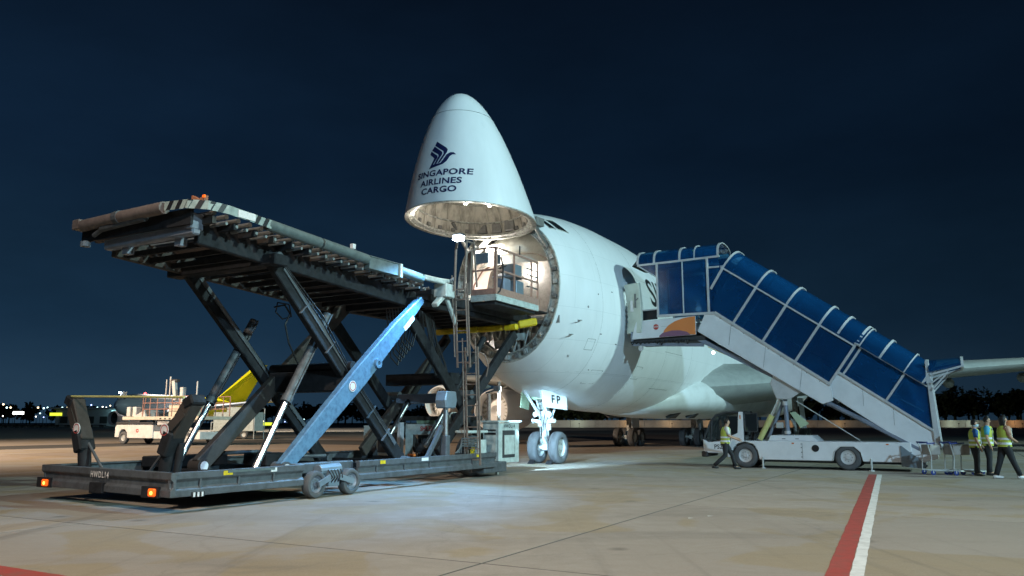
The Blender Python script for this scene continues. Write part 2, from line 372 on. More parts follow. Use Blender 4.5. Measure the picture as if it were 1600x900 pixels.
#             s    zbot   ztop  halfw  zmid
prof = hermite([(4.5, 3.76, 9.22, 2.20, 6.65), (5.2, 3.30, 9.55, 2.48, 6.42), (6.5, 2.78, 9.82, 2.78, 6.10), (8.0, 2.40, 9.98, 3.00, 5.85),
                (10., 2.16, 10.06, 3.17, 5.6), (13., 2.05, 10.06, 3.25, 5.4), (17., 2.05, 9.8, 3.25, 5.3), (20., 2.05, 9.25, 3.25, 5.3), (23., 2.05, 8.75, 3.25, 5.3),
                (27., 2.05, 8.56, 3.25, 5.3), (50., 2.05, 8.56, 3.25, 5.3), (58., 2.9, 8.5, 2.7, 5.6), (64., 4.5, 8.4, 1.7, 6.4), (68.5, 6.4, 7.9, 0.5, 7.1)])
def ring(s, n=128, off=0.0):
    zb, zt, hw, zm = prof(s); out = []
    for i in range(n):
        a = 2*math.pi*i/n; ca, sa = math.cos(a), math.sin(a)
        out.append(((hw+off)*ca, s, zm + sa*((zt-zm if sa > 0 else zm-zb)+off)))
    return out
def surf_l(s, z, off=0.0):
    zb, zt, hw, zm = prof(s); h = (zt-zm if z > zm else zm-zb)
    return (hw+off)*math.sqrt(max(0, 1-((z-zm)/h)**2))
def surf_b(s, l, off=0.0):
    zb, zt, hw, zm = prof(s); return zm - (zm-zb)*math.sqrt(max(0, 1-(l/hw)**2)) - off
DS0, DS1, DZ0, DZ1 = 8.95, 9.95, 5.15, 7.15
st = [4.5+0.12*i for i in range(0, 75)] + [13.5+0.75*i for i in range(1, 62)] + [60+1.0*i for i in range(0, 9)] + [68.5]
def in_door(q):
    c = sum(q, Vector())/4; return c.x > 0 and DS0 < c.y < DS1 and DZ0 < c.z < DZ1
def panelled(src, name):
    m = MATS[src].copy(); m.name = name; n = m.node_tree.nodes; L = m.node_tree.links; b = n['Principled BSDF']
    tc_ = n.new('ShaderNodeTexCoord'); sp = n.new('ShaderNodeSeparateXYZ'); cb = n.new('ShaderNodeCombineXYZ'); L.new(tc_.outputs['Object'], sp.inputs[0]); L.new(sp.outputs['Y'], cb.inputs['X']); L.new(sp.outputs['Z'], cb.inputs['Y'])
    br = n.new('ShaderNodeTexBrick'); L.new(cb.outputs[0], br.inputs[0]); br.inputs['Scale'].default_value = 1; br.inputs['Brick Width'].default_value = 2.6; br.inputs['Row Height'].default_value = 1.15; br.inputs['Mortar Size'].default_value = 0.006; br.inputs['Mortar Smooth'].default_value = .4
    br.inputs['Color1'].default_value = (1, 1, 1, 1); br.inputs['Color2'].default_value = (.97, .975, .975, 1); br.inputs['Mortar'].default_value = (.74, .76, .76, 1)
    vo_ = n.new('ShaderNodeTexVoronoi'); vo_.inputs['Scale'].default_value = 9; vo_.inputs['Randomness'].default_value = 0; L.new(cb.outputs[0], vo_.inputs[0])
    mx = n.new('ShaderNodeMix'); mx.data_type = 'RGBA'; mx.blend_type = 'MULTIPLY'; mx.inputs[0].default_value = 1
    src_l = b.inputs['Base Color'].links[0].from_socket; L.new(src_l, mx.inputs[6]); L.new(br.outputs['Color'], mx.inputs[7]); L.new(mx.outputs[2], b.inputs['Base Color'])
    bp = n.new('ShaderNodeBump'); bp.inputs['Strength'].default_value = .25; bp.inputs['Distance'].default_value = .006; L.new(br.outputs['Color'], bp.inputs['Height']); L.new(bp.outputs[0], b.inputs['Normal'])
    MATS[name] = m; return m
panelled('white_paint', 'fuselage_paint')
fus = MB().loft([ring(s) for s in st], cap1=True, skip=in_door).build('fuselage', 'fuselage_paint', AC, smooth='all')
# thin skin seams
def seam_ring(s, a0, a1, r=0.009):
    mb = MB(); pts = []
    for i in range(41):
        a = a0+(a1-a0)*i/40; zb, zt, hw, zm = prof(s); ca, sa = math.cos(a), math.sin(a)
        pts.append((hw*ca, s, zm+sa*(zt-zm if sa > 0 else zm-zb)))
    return mb.path(pts, r, 4)
for s in (6.9, 10.6, 13.4, 17.2):
    seam_ring(s, -1.45, 1.35, 0.0035).build('skin_seam', 'seam', AC, fus)
for zz, s0, s1 in ((3.5, 5.8, 19), (7.6, 10.4, 22)):
    pts = [(surf_l(s0+(s1-s0)*k/30, zz), s0+(s1-s0)*k/30, zz) for k in range(31)]
    MB().path(pts, 0.0025, 4).build('skin_seam', 'seam', AC, fus)
# frame round the nose opening with its latches
def sec(s, k, off, n=96):
    zb, zt, hw, zm = prof(s); a = 2*math.pi*k/n; ca, sa = math.cos(a), math.sin(a)
    return ((hw+off)*ca, sa*((zt-zm if sa > 0 else zm-zb)+off)+zm)
N = 96
rings = []
for ds, off in ((0.0, 0.0), (-0.035, -0.012), (-0.035, -0.06), (0.05, -0.10), (0.06, -0.32), (-.02, -.33), (-.02, -.37), (0.35, -0.38)):
    rings.append([(sec(4.5, k, off)[0], 4.5+ds, sec(4.5, k, off)[1]) for k in range(N)])
nf = MB().loft(rings).build('nose_opening_frame', 'frame_metal', AC, smooth=True)
for k in range(0, N, 3):
    x, z = sec(4.5, k, -0.20); a = 2*math.pi*k/N; t = Vector((-math.sin(a), 0, math.cos(a))); rr = Vector((math.cos(a), 0, math.sin(a)))
    c = Vector((x, 4.50, z)); mb = MB()
    mb.beam(c - t*0.07, c + t*0.07, 0.12, 0.16, up=rr); mb.tube(c + Vector((0, -0.06, 0)) - rr*0.05, c + Vector((0, -0.06, 0)) + rr*0.06, 0.022, 8)
    mb.build('latch', 'structure_grey' if k % 2 else 'rim', AC, nf)
# cargo hold: liner walls, floor, ceiling, bulkhead
FL = 5.42
def hold_sec(s):
    hw = min(prof(s)[2]-0.35, 2.9); pts = []
    for x, z in ((-hw*0.95, FL), (-hw, 6.3), (-hw*0.97, 7.0), (-hw*0.80, 7.55), (-hw*0.5, 7.85), (0, 7.95), (hw*0.5, 7.85), (hw*0.80, 7.55), (hw*0.97, 7.0), (hw, 6.3), (hw*0.95, FL)):
        pts.append((x, s, z))
    return pts
hs = [4.75, 5.2, 6, 7, 8, 9, 10.5, 12, 14, 17, 20]
MB().loft([hold_sec(s) for s in hs], closed=False).add([p for p in hold_sec(20)], [tuple(range(11))]).build('hold_liner', 'liner', AC, smooth=True)
fl = MB().add([(-hold_sec(s)[0][0]*k, s, FL) for s in (4.62, 20) for k in (-1, 1)], [(0, 1, 3, 2)]).build('hold_floor', 'structure_grey', AC)
for i in range(9): MB().box(-1.9+i*.42, -1.62+i*.42, 4.7, 19.5, FL+.004, FL+.03).build('roller_track', 'roller', AC, fl)
for s in (5.6, 7.0, 8.4, 11., 13.):
    r_ = [(x*0.985, y, (z-6.5)*0.985+6.5) for x, y, z in hold_sec(s)]
    mb = MB(); mb.path(r_, 0.03, 6); mb.build('liner_rib', 'rail_red', AC, fl)
# pressure dome above the ceiling and structure below the floor
dome = []
for k in range(7):
    t = k/6*math.pi/2; ra = math.cos(t); dome.append([(1.95*ra*math.cos(math.pi*i/24), 5.6-0.75*math.sin(t), 7.55+(1.35*ra)*math.sin(math.pi*i/24)) for i in range(25)])
MB().loft(dome, closed=False).build('pressure_dome', 'dome', AC, smooth='all')
MB().add([(sec(4.5, k, -0.3)[0], 6.2, sec(4.5, k, -0.3)[1]) for k in range(N)], [tuple(range(N))]).build('nose_bulkhead', 'structure_grey', AC)
lin = MB()
lin.add([(-2.1, 4.62, FL), (2.1, 4.62, FL), (2.1, 4.62, FL-0.28), (-2.1, 4.62, FL-0.28)], [(0, 1, 2, 3)]); lin.build('sill_beam', 'roller', AC)
for i in range(14):
    x = -1.7+i*0.262; zb = 6.65 - 2.6*math.sqrt(max(0.02, 1-(x/1.95)**2))
    if zb > FL-0.5: continue
    MB().beam((x, 5.1, FL-0.3), (x*0.96, 5.2, zb+0.12), 0.05, 0.16, up=(0, 1, 0)).build('rib', 'frame_metal' if i % 3 else 'inner_shell', AC)
for i, (x, z, ww, hh) in enumerate(((-1.2, 4.8, .3, .22), (-.5, 4.5, .45, .3), (.3, 4.75, .35, .25), (1.0, 4.7, .3, .3), (.6, 4.3, .3, .18), (-.2, 4.1, .4, .12), (1.35, 5.0, .2, .14), (-1.5, 5.0, .2, .16))):
    MB().box(x-ww/2, x+ww/2, 4.85, 5.15, z-hh/2, z+hh/2).build('avionics_box', ('liner', 'frame_metal', 'loader_white')[i % 3], AC, bevel=0.01)
for i in range(7):
    x = -1.2+i*0.4; MB().tube((x, 4.95, 4.0+0.1*(i % 3)), (x+0.25, 5.0, FL-0.35), 0.025, 6).build('duct', 'rim', AC)
# hold lamps
def disc_lamp(c, r, axis, m, thing, name='lamp', parent=None): return MB().lathe(c, axis, [(0, 0.001), (0, r), (0.03, r), (0.03, 0.001)], 14).build(name, m, thing, parent)
ceil_lamp = MB().box(-1.15, -0.45, 4.86, 5.00, 8.12, 8.36).build('ceiling_lamp', 'lamp_warm', AC)
for (x, s, z) in ((1.35, 5.6, 7.55), (1.55, 6.4, 6.95), (1.62, 6.6, 6.55), (1.70, 5.3, 5.75), (-1.6, 6.0, 6.0), (-0.2, 5.4, 7.80)):
    disc_lamp((x, s, z), 0.07, (-x, -1.0, -0.1), 'lamp_small', AC, 'wall_lamp')
for (x, s, z, e) in ((-0.8, 4.6, 7.9, 150), (0.2, 6.2, 7.4, 500), (0.0, 9.5, 7.3, 420)):
    lo = lamp('hold_light', 'POINT', (0, 0, 0), e, (1.0, 0.93, 0.85), shadow_soft_size=0.25); lo.parent = AC.o; lo.location = Vector((x, s, z)) - AC.base

# ---- open nose door (visor)
RC, RB, RA, RZ = 1.93, 2.50, 2.22, 8.54      # rim centre s, half length, half width, rim height at centre
TIP_S, TIP_Z = 1.20, 12.95
def vis(t, a, off=0.0):
    """t 0 rim..1 tip, a angle (0 port, -90 forward)"""
    k = (1-t)**0.50 if t < 1 else 0.0; cs = RC + (TIP_S-RC)*(1-(1-t)**1.1); rb = max(RB*k+off, 0.0); ra = max(RA*k+off, 0.0)
    sx = ra*math.cos(a); sy = rb*math.sin(a)
    z = RZ + (TIP_Z-RZ+off)*t - 0.035*(sy)*(1-t)
    return (sx, cs+sy, z)
NV = 96
ts = [0, .02, .05, .1, .16, .23, .31, .4, .5, .6, .69, .77, .84, .89, .93, .96, .98, .992, .998, 1]
vo = MB().loft([[vis(t, 2*math.pi*k/NV) for k in range(NV)] for t in ts]).build('nose_door', 'white_paint', AC, smooth='all', label='open nose door pointing up with airline lettering')
vi = MB().loft([[vis(t, 2*math.pi*k/NV, -0.16) for k in range(NV)] for t in (0, .1, .2, .32, .45, .55)], cap1=True).build('door_lining', 'inner_shell', AC, vo, smooth=True)
MB().loft([[vis(0, 2*math.pi*k/NV, o_) if j == 0 else tuple(Vector(vis(0, 2*math.pi*k/NV, o_))+Vector((0, 0, dz))) for k in range(NV)] for j, (o_, dz) in enumerate(((0.002, -.001), (0.0, -0.03), (-0.16, -0.03), (-0.16, 0.0), (-0.30, 0.05), (-.30, .12)))]).build('door_rim', 'frame_metal', AC, vo, smooth=True)
for k in range(0, NV, 4):                                     # inner frames running up the shell
    a = 2*math.pi*k/NV
    MB().path([vis(t, a, -0.19) for t in (0.0, .1, .2, .32, .44)], 0.035, 5).build('frame_rib', 'inner_shell', AC, vo)
for t in (.12, .26):
    MB().path([vis(t, 2*math.pi*k/48, -0.20) for k in range(49)], 0.035, 5).build('frame_ring', 'frame_metal', AC, vo)
for k in range(2, NV, 4):
    a = 2*math.pi*k/NV; p = Vector(vis(0.05, a, -0.20)); q = Vector(vis(0.05, a+.06, -0.2)); MB().beam(p, q, .1, .12).build('door_latch', 'structure_grey', AC, vo)
for a in (R(-38), R(-128), R(-60)):
    p = Vector(vis(0.0, a, -0.22)); disc_lamp(p+Vector((0, 0, -0.03)), 0.06, (0, 0, -1), 'lamp_small', AC, 'door_lamp', vo)
    lo = lamp('door_light', 'POINT', (0, 0, 0), 55, (1.0, .93, .82), shadow_soft_size=.06); lo.parent = AC.o; lo.location = p*.9 + Vector((0, RC*.1, .75)) - AC.base
MB().path([Vector(vis(.78, 2*math.pi*k/64, 0.001)) for k in range(65)], 0.008, 4).build('radome_seam', 'seam', AC, vo)
for k in (-1, 1):                                             # hinge arms and screw jacks
    MB().beam((1.35*k, 4.75, 8.95), (1.45*k, 3.95, 8.85), 0.16, 0.3).build('hinge_arm', 'structure_grey', AC)
    MB().tube((1.7*k, 4.9, 7.7), (1.55*k, 3.1, 8.95), 0.07, 10).build('screw_jack', 'chrome' if k > 0 else 'structure_grey', AC)
for k, (x, y) in enumerate(((0.9, 4.35), (0.4, 4.2), (-.2, 4.3), (-.8, 4.2), (1.2, 4.1))): MB().box(x-.2, x+.2, y-.3, y+.35, 8.62, 8.95+0.05*(k % 3)).build('hinge_housing', 'structure_grey', AC, bevel=.02)
def on_visor(l, z, off=0.012):
    t = (z-RZ)/(TIP_Z-RZ)
    for _ in range(8):
        k = (1-t)**0.50; cs = RC + (TIP_S-RC)*(1-(1-t)**1.1); q = max(0, 1-(l/(RA*k))**2); sy = -RB*k*math.sqrt(q)
        t = (z - RZ + 0.035*sy*(1-t))/(TIP_Z-RZ)
    return (l, cs+sy-off, z)
def visor_print(vf, cl, cz, m, name, label=None):
    vf = fine2d(vf, 0.22)
    MB().add([on_visor(cl+x, cz+y) for x, y in vf[0]], vf[1]).build(name, m, AC, vo, label=label)
TL = 0.27
visor_print(text2d('SINGAPORE', 0.29, 1.20, 0.007, 1.06), TL, 9.62, 'navy', 'lettering', 'navy word SINGAPORE')
visor_print(text2d('AIRLINES', 0.29, 1.20, 0.007, 1.06), TL-.03, 9.31, 'navy', 'lettering', 'navy word AIRLINES')
visor_print(text2d('CARGO', 0.29, 1.20, 0.007, 1.06), TL-.06, 9.02, 'navy', 'lettering', 'navy word CARGO')
bird = [[(410,450),(490,512),(503,530),(500,552),(457,632),(438,636),(477,562),(473,540),(400,484)],
        [(396,490),(464,545),(468,562),(430,638),(411,641),(441,576),(436,562),(379,522)],
        [(374,528),(430,572),(434,586),(404,641),(462,636),(478,612),(500,570),(524,553),(546,556),(563,574),(540,572),(524,586),(505,625),(480,647),(372,674),(408,590),(366,552)]]
visor_print(poly2d([[((x-465)*0.0047, (560-y)*0.0044) for x, y in p] for p in bird]), TL-0.02, 10.30, 'navy', 'bird_emblem', 'navy stylised bird emblem')

# ---- cockpit windows on the port side
def patch(corners, off, n=5):
    """corners (s, z) x4 -> curved quad on the port skin"""
    mb = MB(); vs = []
    for i in range(n+1):
        for j in range(n+1):
            u, v = i/n, j/n
            s = (corners[0][0]*(1-u)+corners[1][0]*u)*(1-v) + (corners[3][0]*(1-u)+corners[2][0]*u)*v
            z = (corners[0][1]*(1-u)+corners[1][1]*u)*(1-v) + (corners[3][1]*(1-u)+corners[2][1]*u)*v
            vs.append((surf_l(s, z)+off, s, z))
    return mb.add(vs, [(i*(n+1)+j, i*(n+1)+j+1, (i+1)*(n+1)+j+1, (i+1)*(n+1)+j) for i in range(n) for j in range(n)])
for cs in (((4.98, 8.78), (5.28, 8.78), (5.20, 9.20), (5.02, 9.20)), ((5.40, 8.80), (5.98, 8.76), (5.76, 9.27), (5.34, 9.25))):
    o = patch(cs, 0.012).build('cockpit_window', 'window_dark', AC)
    pts = [(surf_l(s, z)+0.012, s, z) for s, z in cs]; MB().path(pts+[pts[0]], 0.022, 5).build('window_frame', 'frame_metal', AC, o)
# probes, ports
for s, z in ((5.55, 5.30), (5.35, 4.78)):
    x = surf_l(s, z); MB().beam((x, s, z), (x+0.11, s-.02, z), 0.10, 0.02).tube((x+.11, s, z), (x+.11, s-.34, z-.03), 0.016, 6).build('pitot_probe', 'structure_grey', AC)
for s, z, r in ((5.95, 5.85, .045), (5.75, 4.05, .05), (7.2, 3.6, .03), (6.6, 6.4, .03)):
    x = surf_l(s, z); MB().lathe((x-.01, s, z), (1, 0, 0.05), [(0, r), (0.02, r), (0.02, 0.001)], 12).build('static_port', 'structure_grey', AC)
# ---- forward passenger door, open
mat('door_pale', (.60, .63, .54), .5, dirt=.3)
recess = MB()
dl = MB().add([(surf_l(s, z)-0.05*k-0.9*k, s, z) for k in (0, 1) for s, z in ((DS0-.12, DZ0-.12), (DS1+.12, DZ0-.12), (DS1+.12, DZ1+.12), (DS0-.12, DZ1+.12))],
              [(4, 5, 6, 7), (0, 1, 5, 4), (1, 2, 6, 5), (2, 3, 7, 6), (3, 0, 4, 7)]); dl.build('door_vestibule', 'liner', AC)
fp = [(surf_l(s, z)+0.01, s, z) for s, z in ((DS0-.04, DZ0-.04), (DS1+.04, DZ0-.04), (DS1+.04, 6.2), (DS1+.04, DZ1-.12), (DS1-.15, DZ1+.06), (DS0+.15, DZ1+.06), (DS0-.04, DZ1-.12), (DS0-.04, 6.2))]
MB().path(fp+[fp[0]], 0.055, 6).build('door_frame', 'white_paint', AC)
lf = MB(); ring_d = []
for z in [5.05+0.22*k for k in range(10)]:
    bulge = surf_l(8.6, z)-surf_l(8.6, 5.9); ring_d.append([(3.20+bulge, 8.56, z), (3.86+bulge*.6, 8.30, z), (3.90+bulge*.6, 8.44, z), (3.24+bulge, 8.70, z)])
leaf = lf.loft(ring_d, cap0=True, cap1=True).build('passenger_door', 'door_pale', AC, smooth=True, bevel=.02, label='pale inner face of the open forward passenger door')
MB().beam((3.60, 8.38, 6.05), (3.60, 8.38, 6.6), 0.05, 0.06).beam((3.60, 8.36, 6.3), (3.75, 8.32, 6.42), .03, .03).build('door_handle', 'structure_grey', AC, leaf)
MB().box(3.38, 3.50, 8.42, 8.5, 5.9, 6.35).build('door_panel', 'sticker', AC, leaf)
for k in range(9): MB().box(3.16, 3.22, 8.56, 8.62, 5.15+.21*k, 5.24+.21*k).build('door_stop', 'frame_metal', AC, leaf)
# title lettering on the fuselage side (its first letters show beside the canopy)
def side_print(vf, cs, cz, m, label):
    vf = fine2d(vf, 0.3)
    MB().add([(surf_l(cs+x, cz+y)+0.012, cs+x, cz+y) for x, y in vf[0]], vf[1]).build('title_lettering', m, AC, fus, label=label)
side_print(text2d('SINGAPORE AIRLINES', 1.75, 1.1, 0.02, 1.0), 20.95, 7.15, 'black_print', 'large dark airline title along the fuselage')
# ---- wing-body fairing, wings, engines, tail
fr = []
for s, zb, hw, zt in ((15.5, 2.04, 0.6, 2.5), (17., 1.95, 2.2, 3.3), (19., 1.86, 3.1, 3.9), (21.5, 1.80, 3.55, 4.3), (25, 1.78, 3.8, 4.5), (31, 1.8, 3.8, 4.5), (36, 1.85, 3.5, 4.2), (40, 1.98, 2.4, 3.4), (42, 2.04, .6, 2.5)):
    fr.append([(hw*math.copysign(abs(math.cos(a))**.75, math.cos(a)), s, (zb+zt)/2+(zt-zb)/2*math.copysign(abs(math.sin(a))**.75, math.sin(a))) for a in [2*math.pi*i/40 for i in range(40)]])
fair = MB().loft(fr, cap0=True, cap1=True).build('wing_fairing', 'belly_paint', AC, smooth='all')
for k, (s, l) in enumerate(((18.6, 1.75), (20.6, 2.15), (18.6, -1.75), (20.6, -2.15))):      # dark pack air inlets
    a, z = (1 if l > 0 else -1), 2.02+0.02*k
    MB().prism([(l-.25*a, s-.55, z-.12), (l+.42*a, s-.1, z+.22), (l-.15*a, s+.55, z-.10)], (.06*a, 0, -.12)).build('pack_inlet', 'black_print', AC, fair)
def airfoil(c, le, x, z, th):
    pts = []
    for u, v in ((0, 0), (.02, .28), (.08, .5), (.2, .75), (.4, .8), (.65, .5), (.9, .15), (1, .02), (.9, -.05), (.65, -.15), (.4, -.4), (.2, -.5), (.08, -.38), (.02, -.22)):
        pts.append((x, le+u*c, z+v*th*c))
    return pts
for sg, nm in ((1, 'port'), (-1, 'starboard')):
    wing = MB().loft([airfoil(c, le, sg*x, z, th) for c, le, x, z, th in ((16.0, 19.4, 2.4, 3.35, .12), (14.2, 21.6, 4.6, 3.55, .12), (10.0, 27.0, 11.7, 4.25, .085), (7.2, 34.0, 20.8, 5.1, .07), (4.2, 42.3, 31.2, 6.0, .06), (1.6, 44.6, 32.2, 6.2, .06))], cap0=True, cap1=True).build('wing', 'wing_paint', AC, smooth=True)
    for x in (7.0, 14.0, 18.0, 24.0):
        MB().lathe((sg*x, 27.5+(x-11.7)*.78+4.6, 3.75+(x-11.7)*.09), (0, 1, 0.02), [(-2.2, .01), (-1.5, .22), (0, .32), (1.6, .22), (2.4, .01)], 12).build('flap_fairing', 'wing_paint', AC, wing, smooth='all')
    for x, s, z in ((11.7, 23.2, 2.35), (20.8, 30.6, 3.1)):
        en = MB().lathe((sg*x, s, z), (0, 1, 0), [(0.9, .02), (0.6, .35), (.85, 1.12), (.1, 1.14), (0, 1.20), (.05, 1.27), (.4, 1.38), (1.3, 1.43), (2.6, 1.36), (3.9, 1.12), (4.0, 1.0), (4.0, .78), (5.6, .5), (5.9, .3), (6.6, .02)], 40).build('engine', 'white_paint', AC, smooth=True)
        MB().lathe((sg*x, s, z), (0, 1, 0), [(.86, .35), (.85, 1.13)], 40).build('fan', 'structure_grey', AC, en)
        for b in range(20):
            a = 2*math.pi*b/20; MB().beam((sg*x+.34*math.cos(a), s+.7, z+.34*math.sin(a)), (sg*x+1.1*math.cos(a+.12), s+.78, z+1.1*math.sin(a+.12)), .16, .02, up=(0, 1, .5)).build('fan_blade', 'frame_metal', AC, en)
        MB().loft([[(sg*x-.14, s+1.2, z+1.38), (sg*x+.14, s+1.2, z+1.38), (sg*x+.14, s+4.4, z+.9), (sg*x-.14, s+4.4, z+.9)], [(sg*x-.14, s+3.6, z+2.05), (sg*x+.14, s+3.6, z+2.05), (sg*x+.14, s+7.5, z+1.9), (sg*x-.14, s+7.5, z+1.9)]], cap0=True, cap1=True).build('pylon', 'wing_paint', AC, en)
    MB().loft([airfoil(7.5, 59.5, sg*1.0, 7.2, .09), airfoil(2.4, 66.8, sg*10.5, 8.2, .08)], cap0=True, cap1=True).build('tailplane', 'wing_paint', AC, smooth=True)
fin = []
for z, le, c in ((8.0, 53.5, 13.0), (10.0, 56.5, 10.6), (15.4, 62.0, 6.0)):
    fin.append([(th_*c*.055, le+u*c, z) for u, th_ in ((0, 0), (.1, .7), (.35, 1), (.7, .6), (1, .02), (.7, -.6), (.35, -1), (.1, -.7))])
mat('tail_navy', (0.006, 0.020, 0.040), 0.9, spec=0.0)
MB().loft(fin, cap1=True).build('tail_fin', 'tail_navy', AC, smooth=True)
# ---- landing gear
def wheel(c, axis, r, w, thing, parent=None, rimr=0.55, name='wheel', tm='tyre', rm='rim'):
    c = Vector(c); h = w/2
    t = MB().lathe(c, axis, [(-h*.55, r*rimr), (-h*.92, r*(rimr+.08)), (-h, r*.80), (-h*.86, r*.93), (-h*.6, r*.985), (-h*.22, r), (-h*.2, r*.985), (-h*.12, r*.985), (-h*.1, r), (h*.1, r), (h*.12, r*.985), (h*.2, r*.985), (h*.22, r), (h*.6, r*.985), (h*.86, r*.93), (h, r*.80), (h*.92, r*(rimr+.08)), (h*.55, r*rimr)], 36).build(name, tm, thing, parent, smooth=True)
    rm_o = MB().lathe(c, axis, [(-h*.6, .001), (-h*.6, r*.15), (-h*.3, r*.2), (-h*.35, r*rimr*.8), (-h*.7, r*rimr), (-h*.5, r*(rimr+.02)), (h*.5, r*(rimr+.02)), (h*.7, r*rimr), (h*.35, r*rimr*.8), (h*.3, r*.2), (h*.6, r*.15), (h*.6, .001)], 24).build('rim', rm, thing, t if parent is None else None, smooth=True)
    if parent is not None: rm_o.parent = parent
    d = Vector(axis).normalized(); u = d.orthogonal().normalized(); v = d.cross(u)
    for k in range(8):
        a = 2*math.pi*k/8; q = c + (u*math.cos(a)+v*math.sin(a))*r*rimr*.55
        b_ = MB().tube(q - d*h*.42, q + d*h*.42, r*.035, 6).build('wheel_bolt', 'structure_grey', thing, t if parent is None else parent)
    return t
ng = (0.0, 7.8)
for sg in (-1, 1): wheel((sg*.455, 7.8, .62), (1, 0, 0), .625, .42, AC)
NG = MB().tube((0, 7.8, .62), (0, 7.72, 1.35), .085, 14).tube((0, 7.72, 1.35), (0, 7.6, 2.9), .135, 14).tube((-.46, 7.8, .62), (.46, 7.8, .62), .07, 12).build('nose_gear_strut', 'gear_white', AC, smooth=True)
def ngp(name, mb, m='gear_white', bev=0): mb.build(name, m, AC, NG, bevel=bev)
for sg in (-1, 1):
    ngp('drag_strut', MB().beam((sg*.16, 7.66, 1.7), (sg*.36, 6.35, 2.95), .07, .09))
    ngp('torque_link', MB().beam((sg*.06, 7.62, .72), (0, 7.38, 1.02), .05, .09).beam((0, 7.38, 1.02), (sg*.07, 7.58, 1.38), .05, .09))
    ngp('steering_cylinder', MB().tube((sg*.13, 7.52, 1.62), (sg*.42, 7.45, 1.66), .07, 10).tube((sg*.42, 7.45, 1.66), (sg*.5, 7.45, 1.66), .085, 10))
    ngp('taxi_light', MB().lathe((sg*.30, 7.42, 1.92), (0, -1, 0), [(0, .02), (.03, .1), (.12, .11), (.13, .09), (.11, .01)], 14))
    ngp('side_brace', MB().tube((sg*.15, 7.7, 1.5), (sg*.55, 7.75, 2.75), .04, 8))
ngp('collar', MB().lathe((0, 7.73, 1.3), (0, -.05, 1), [(0, .08), (0, .17), (.16, .18), (.17, .13)], 16))
ngp('collar', MB().lathe((0, 7.68, 1.85), (0, -.05, 1), [(0, .13), (0, .2), (.2, .2), (.21, .13)], 16))
ngp('tow_fitting', MB().box(-.12, .12, 7.5, 7.66, .52, .74), bev=.02)
ngp('manifold', MB().box(-.18, .2, 7.45, 7.6, 2.1, 2.4), 'frame_metal', .02)
ngp('manifold', MB().box(-.25, -.05, 7.42, 7.55, 1.45, 1.6), 'frame_metal', .01)
for k in range(6):
    x = -.2+.08*k; ngp('hydraulic_hose', MB().path([(x, 7.52, 2.8), (x*1.3+.05, 7.42, 2.1), (x*.6-.05, 7.46, 1.5), (x*.8, 7.55, .8)], .014, 6), 'hose' if k % 2 else 'frame_metal')
MB().box(-.45, .45, 7.25, 8.05, 2.50, 2.9).build('gear_bay', 'primer_green', AC)
for sg in (-1, 1):
    if sg > 0: pp = [(.50, 6.25, 2.84), (.80, 7.80, 2.70), (.86, 7.76, 2.08), (.56, 6.35, 2.18)]
    else: pp = [(-.60, 6.75, 2.78), (-.72, 7.75, 2.70), (-.80, 7.70, 2.10), (-.68, 6.80, 2.18)]
    d_ = MB().prism(pp, (sg*.04, 0, 0)).build('gear_door', 'primer_green' if sg < 0 else 'white_paint', AC, bevel=.01)
    if sg > 0:
        for ch_, k_ in (('F', -.17), ('P', .17)): lettering(text2d(ch_, .44, 1.15, .008), Vector((.737, 7.05, 2.46))+Vector((.19, .98, -.06))*k_, (.19, .98, -.06), (-.08, 0, 1), 'black_print', AC, d_, label='black letter '+ch_)
for sg in (-1, 1): MB().prism([(sg*.39-.12, 7.22, .0), (sg*.39-.12, 7.0, .0), (sg*.39-.12, 7.22, .16)], (.24, 0, 0)).build('chock_shoe', 'black_print', AC)
def bogie(l, s, ht):
    b = MB().beam((l, s-.85, .62), (l, s+.85, .62), .22, .26).tube((l, s, .62), (l, s-.1, ht), .17, 14).tube((l-.62, s-.72, .62), (l+.62, s-.72, .62), .07).tube((l-.62, s+.72, .62), (l+.62, s+.72, .62), .07).beam((l, s-.2, 1.3), (l-.9*(1 if l > 0 else -1), s-.3, ht), .1, .12).build('main_gear_strut', 'frame_metal', AC, smooth=True)
    for dx in (-.52, .52):
        for dy in (-.72, .72): wheel((l+dx, s+dy, .62), (1, 0, 0), .62, .42, AC)
    MB().prism([(l+.3, s-.8, ht-.1), (l+.3, s+.8, ht-.1), (l+.45, s+.7, 1.25), (l+.45, s-.7, 1.25)], (.05, 0, 0)).build('gear_door', 'belly_paint', AC)
for l, s in ((-5.5, 31.4), (-1.92, 34.6), (1.92, 34.6), (5.5, 31.4)): bogie(l, s, 3.2 if abs(l) > 3 else 2.4)

# ================================================================== main-deck cargo loader
LD = Thing('cargo_loader', 'tall grey scissor-lift main deck loader with raised platform at the nose', 'cargo loader', base=(0, -5.5, 0))
def P(name, mb, m='loader_dark', parent=None, bev=0.0, smooth=False, label=None): return mb.build(name, m, LD, parent, smooth=smooth, bevel=bev, label=label)
def zd(s): return 5.80 - 0.048*(s+11.04)          # deck falls slightly towards the aircraft
NL, FLs = 2.2, -2.65                              # near and far side of the base
rn, rf = -11.45, -10.85                           # rear corners
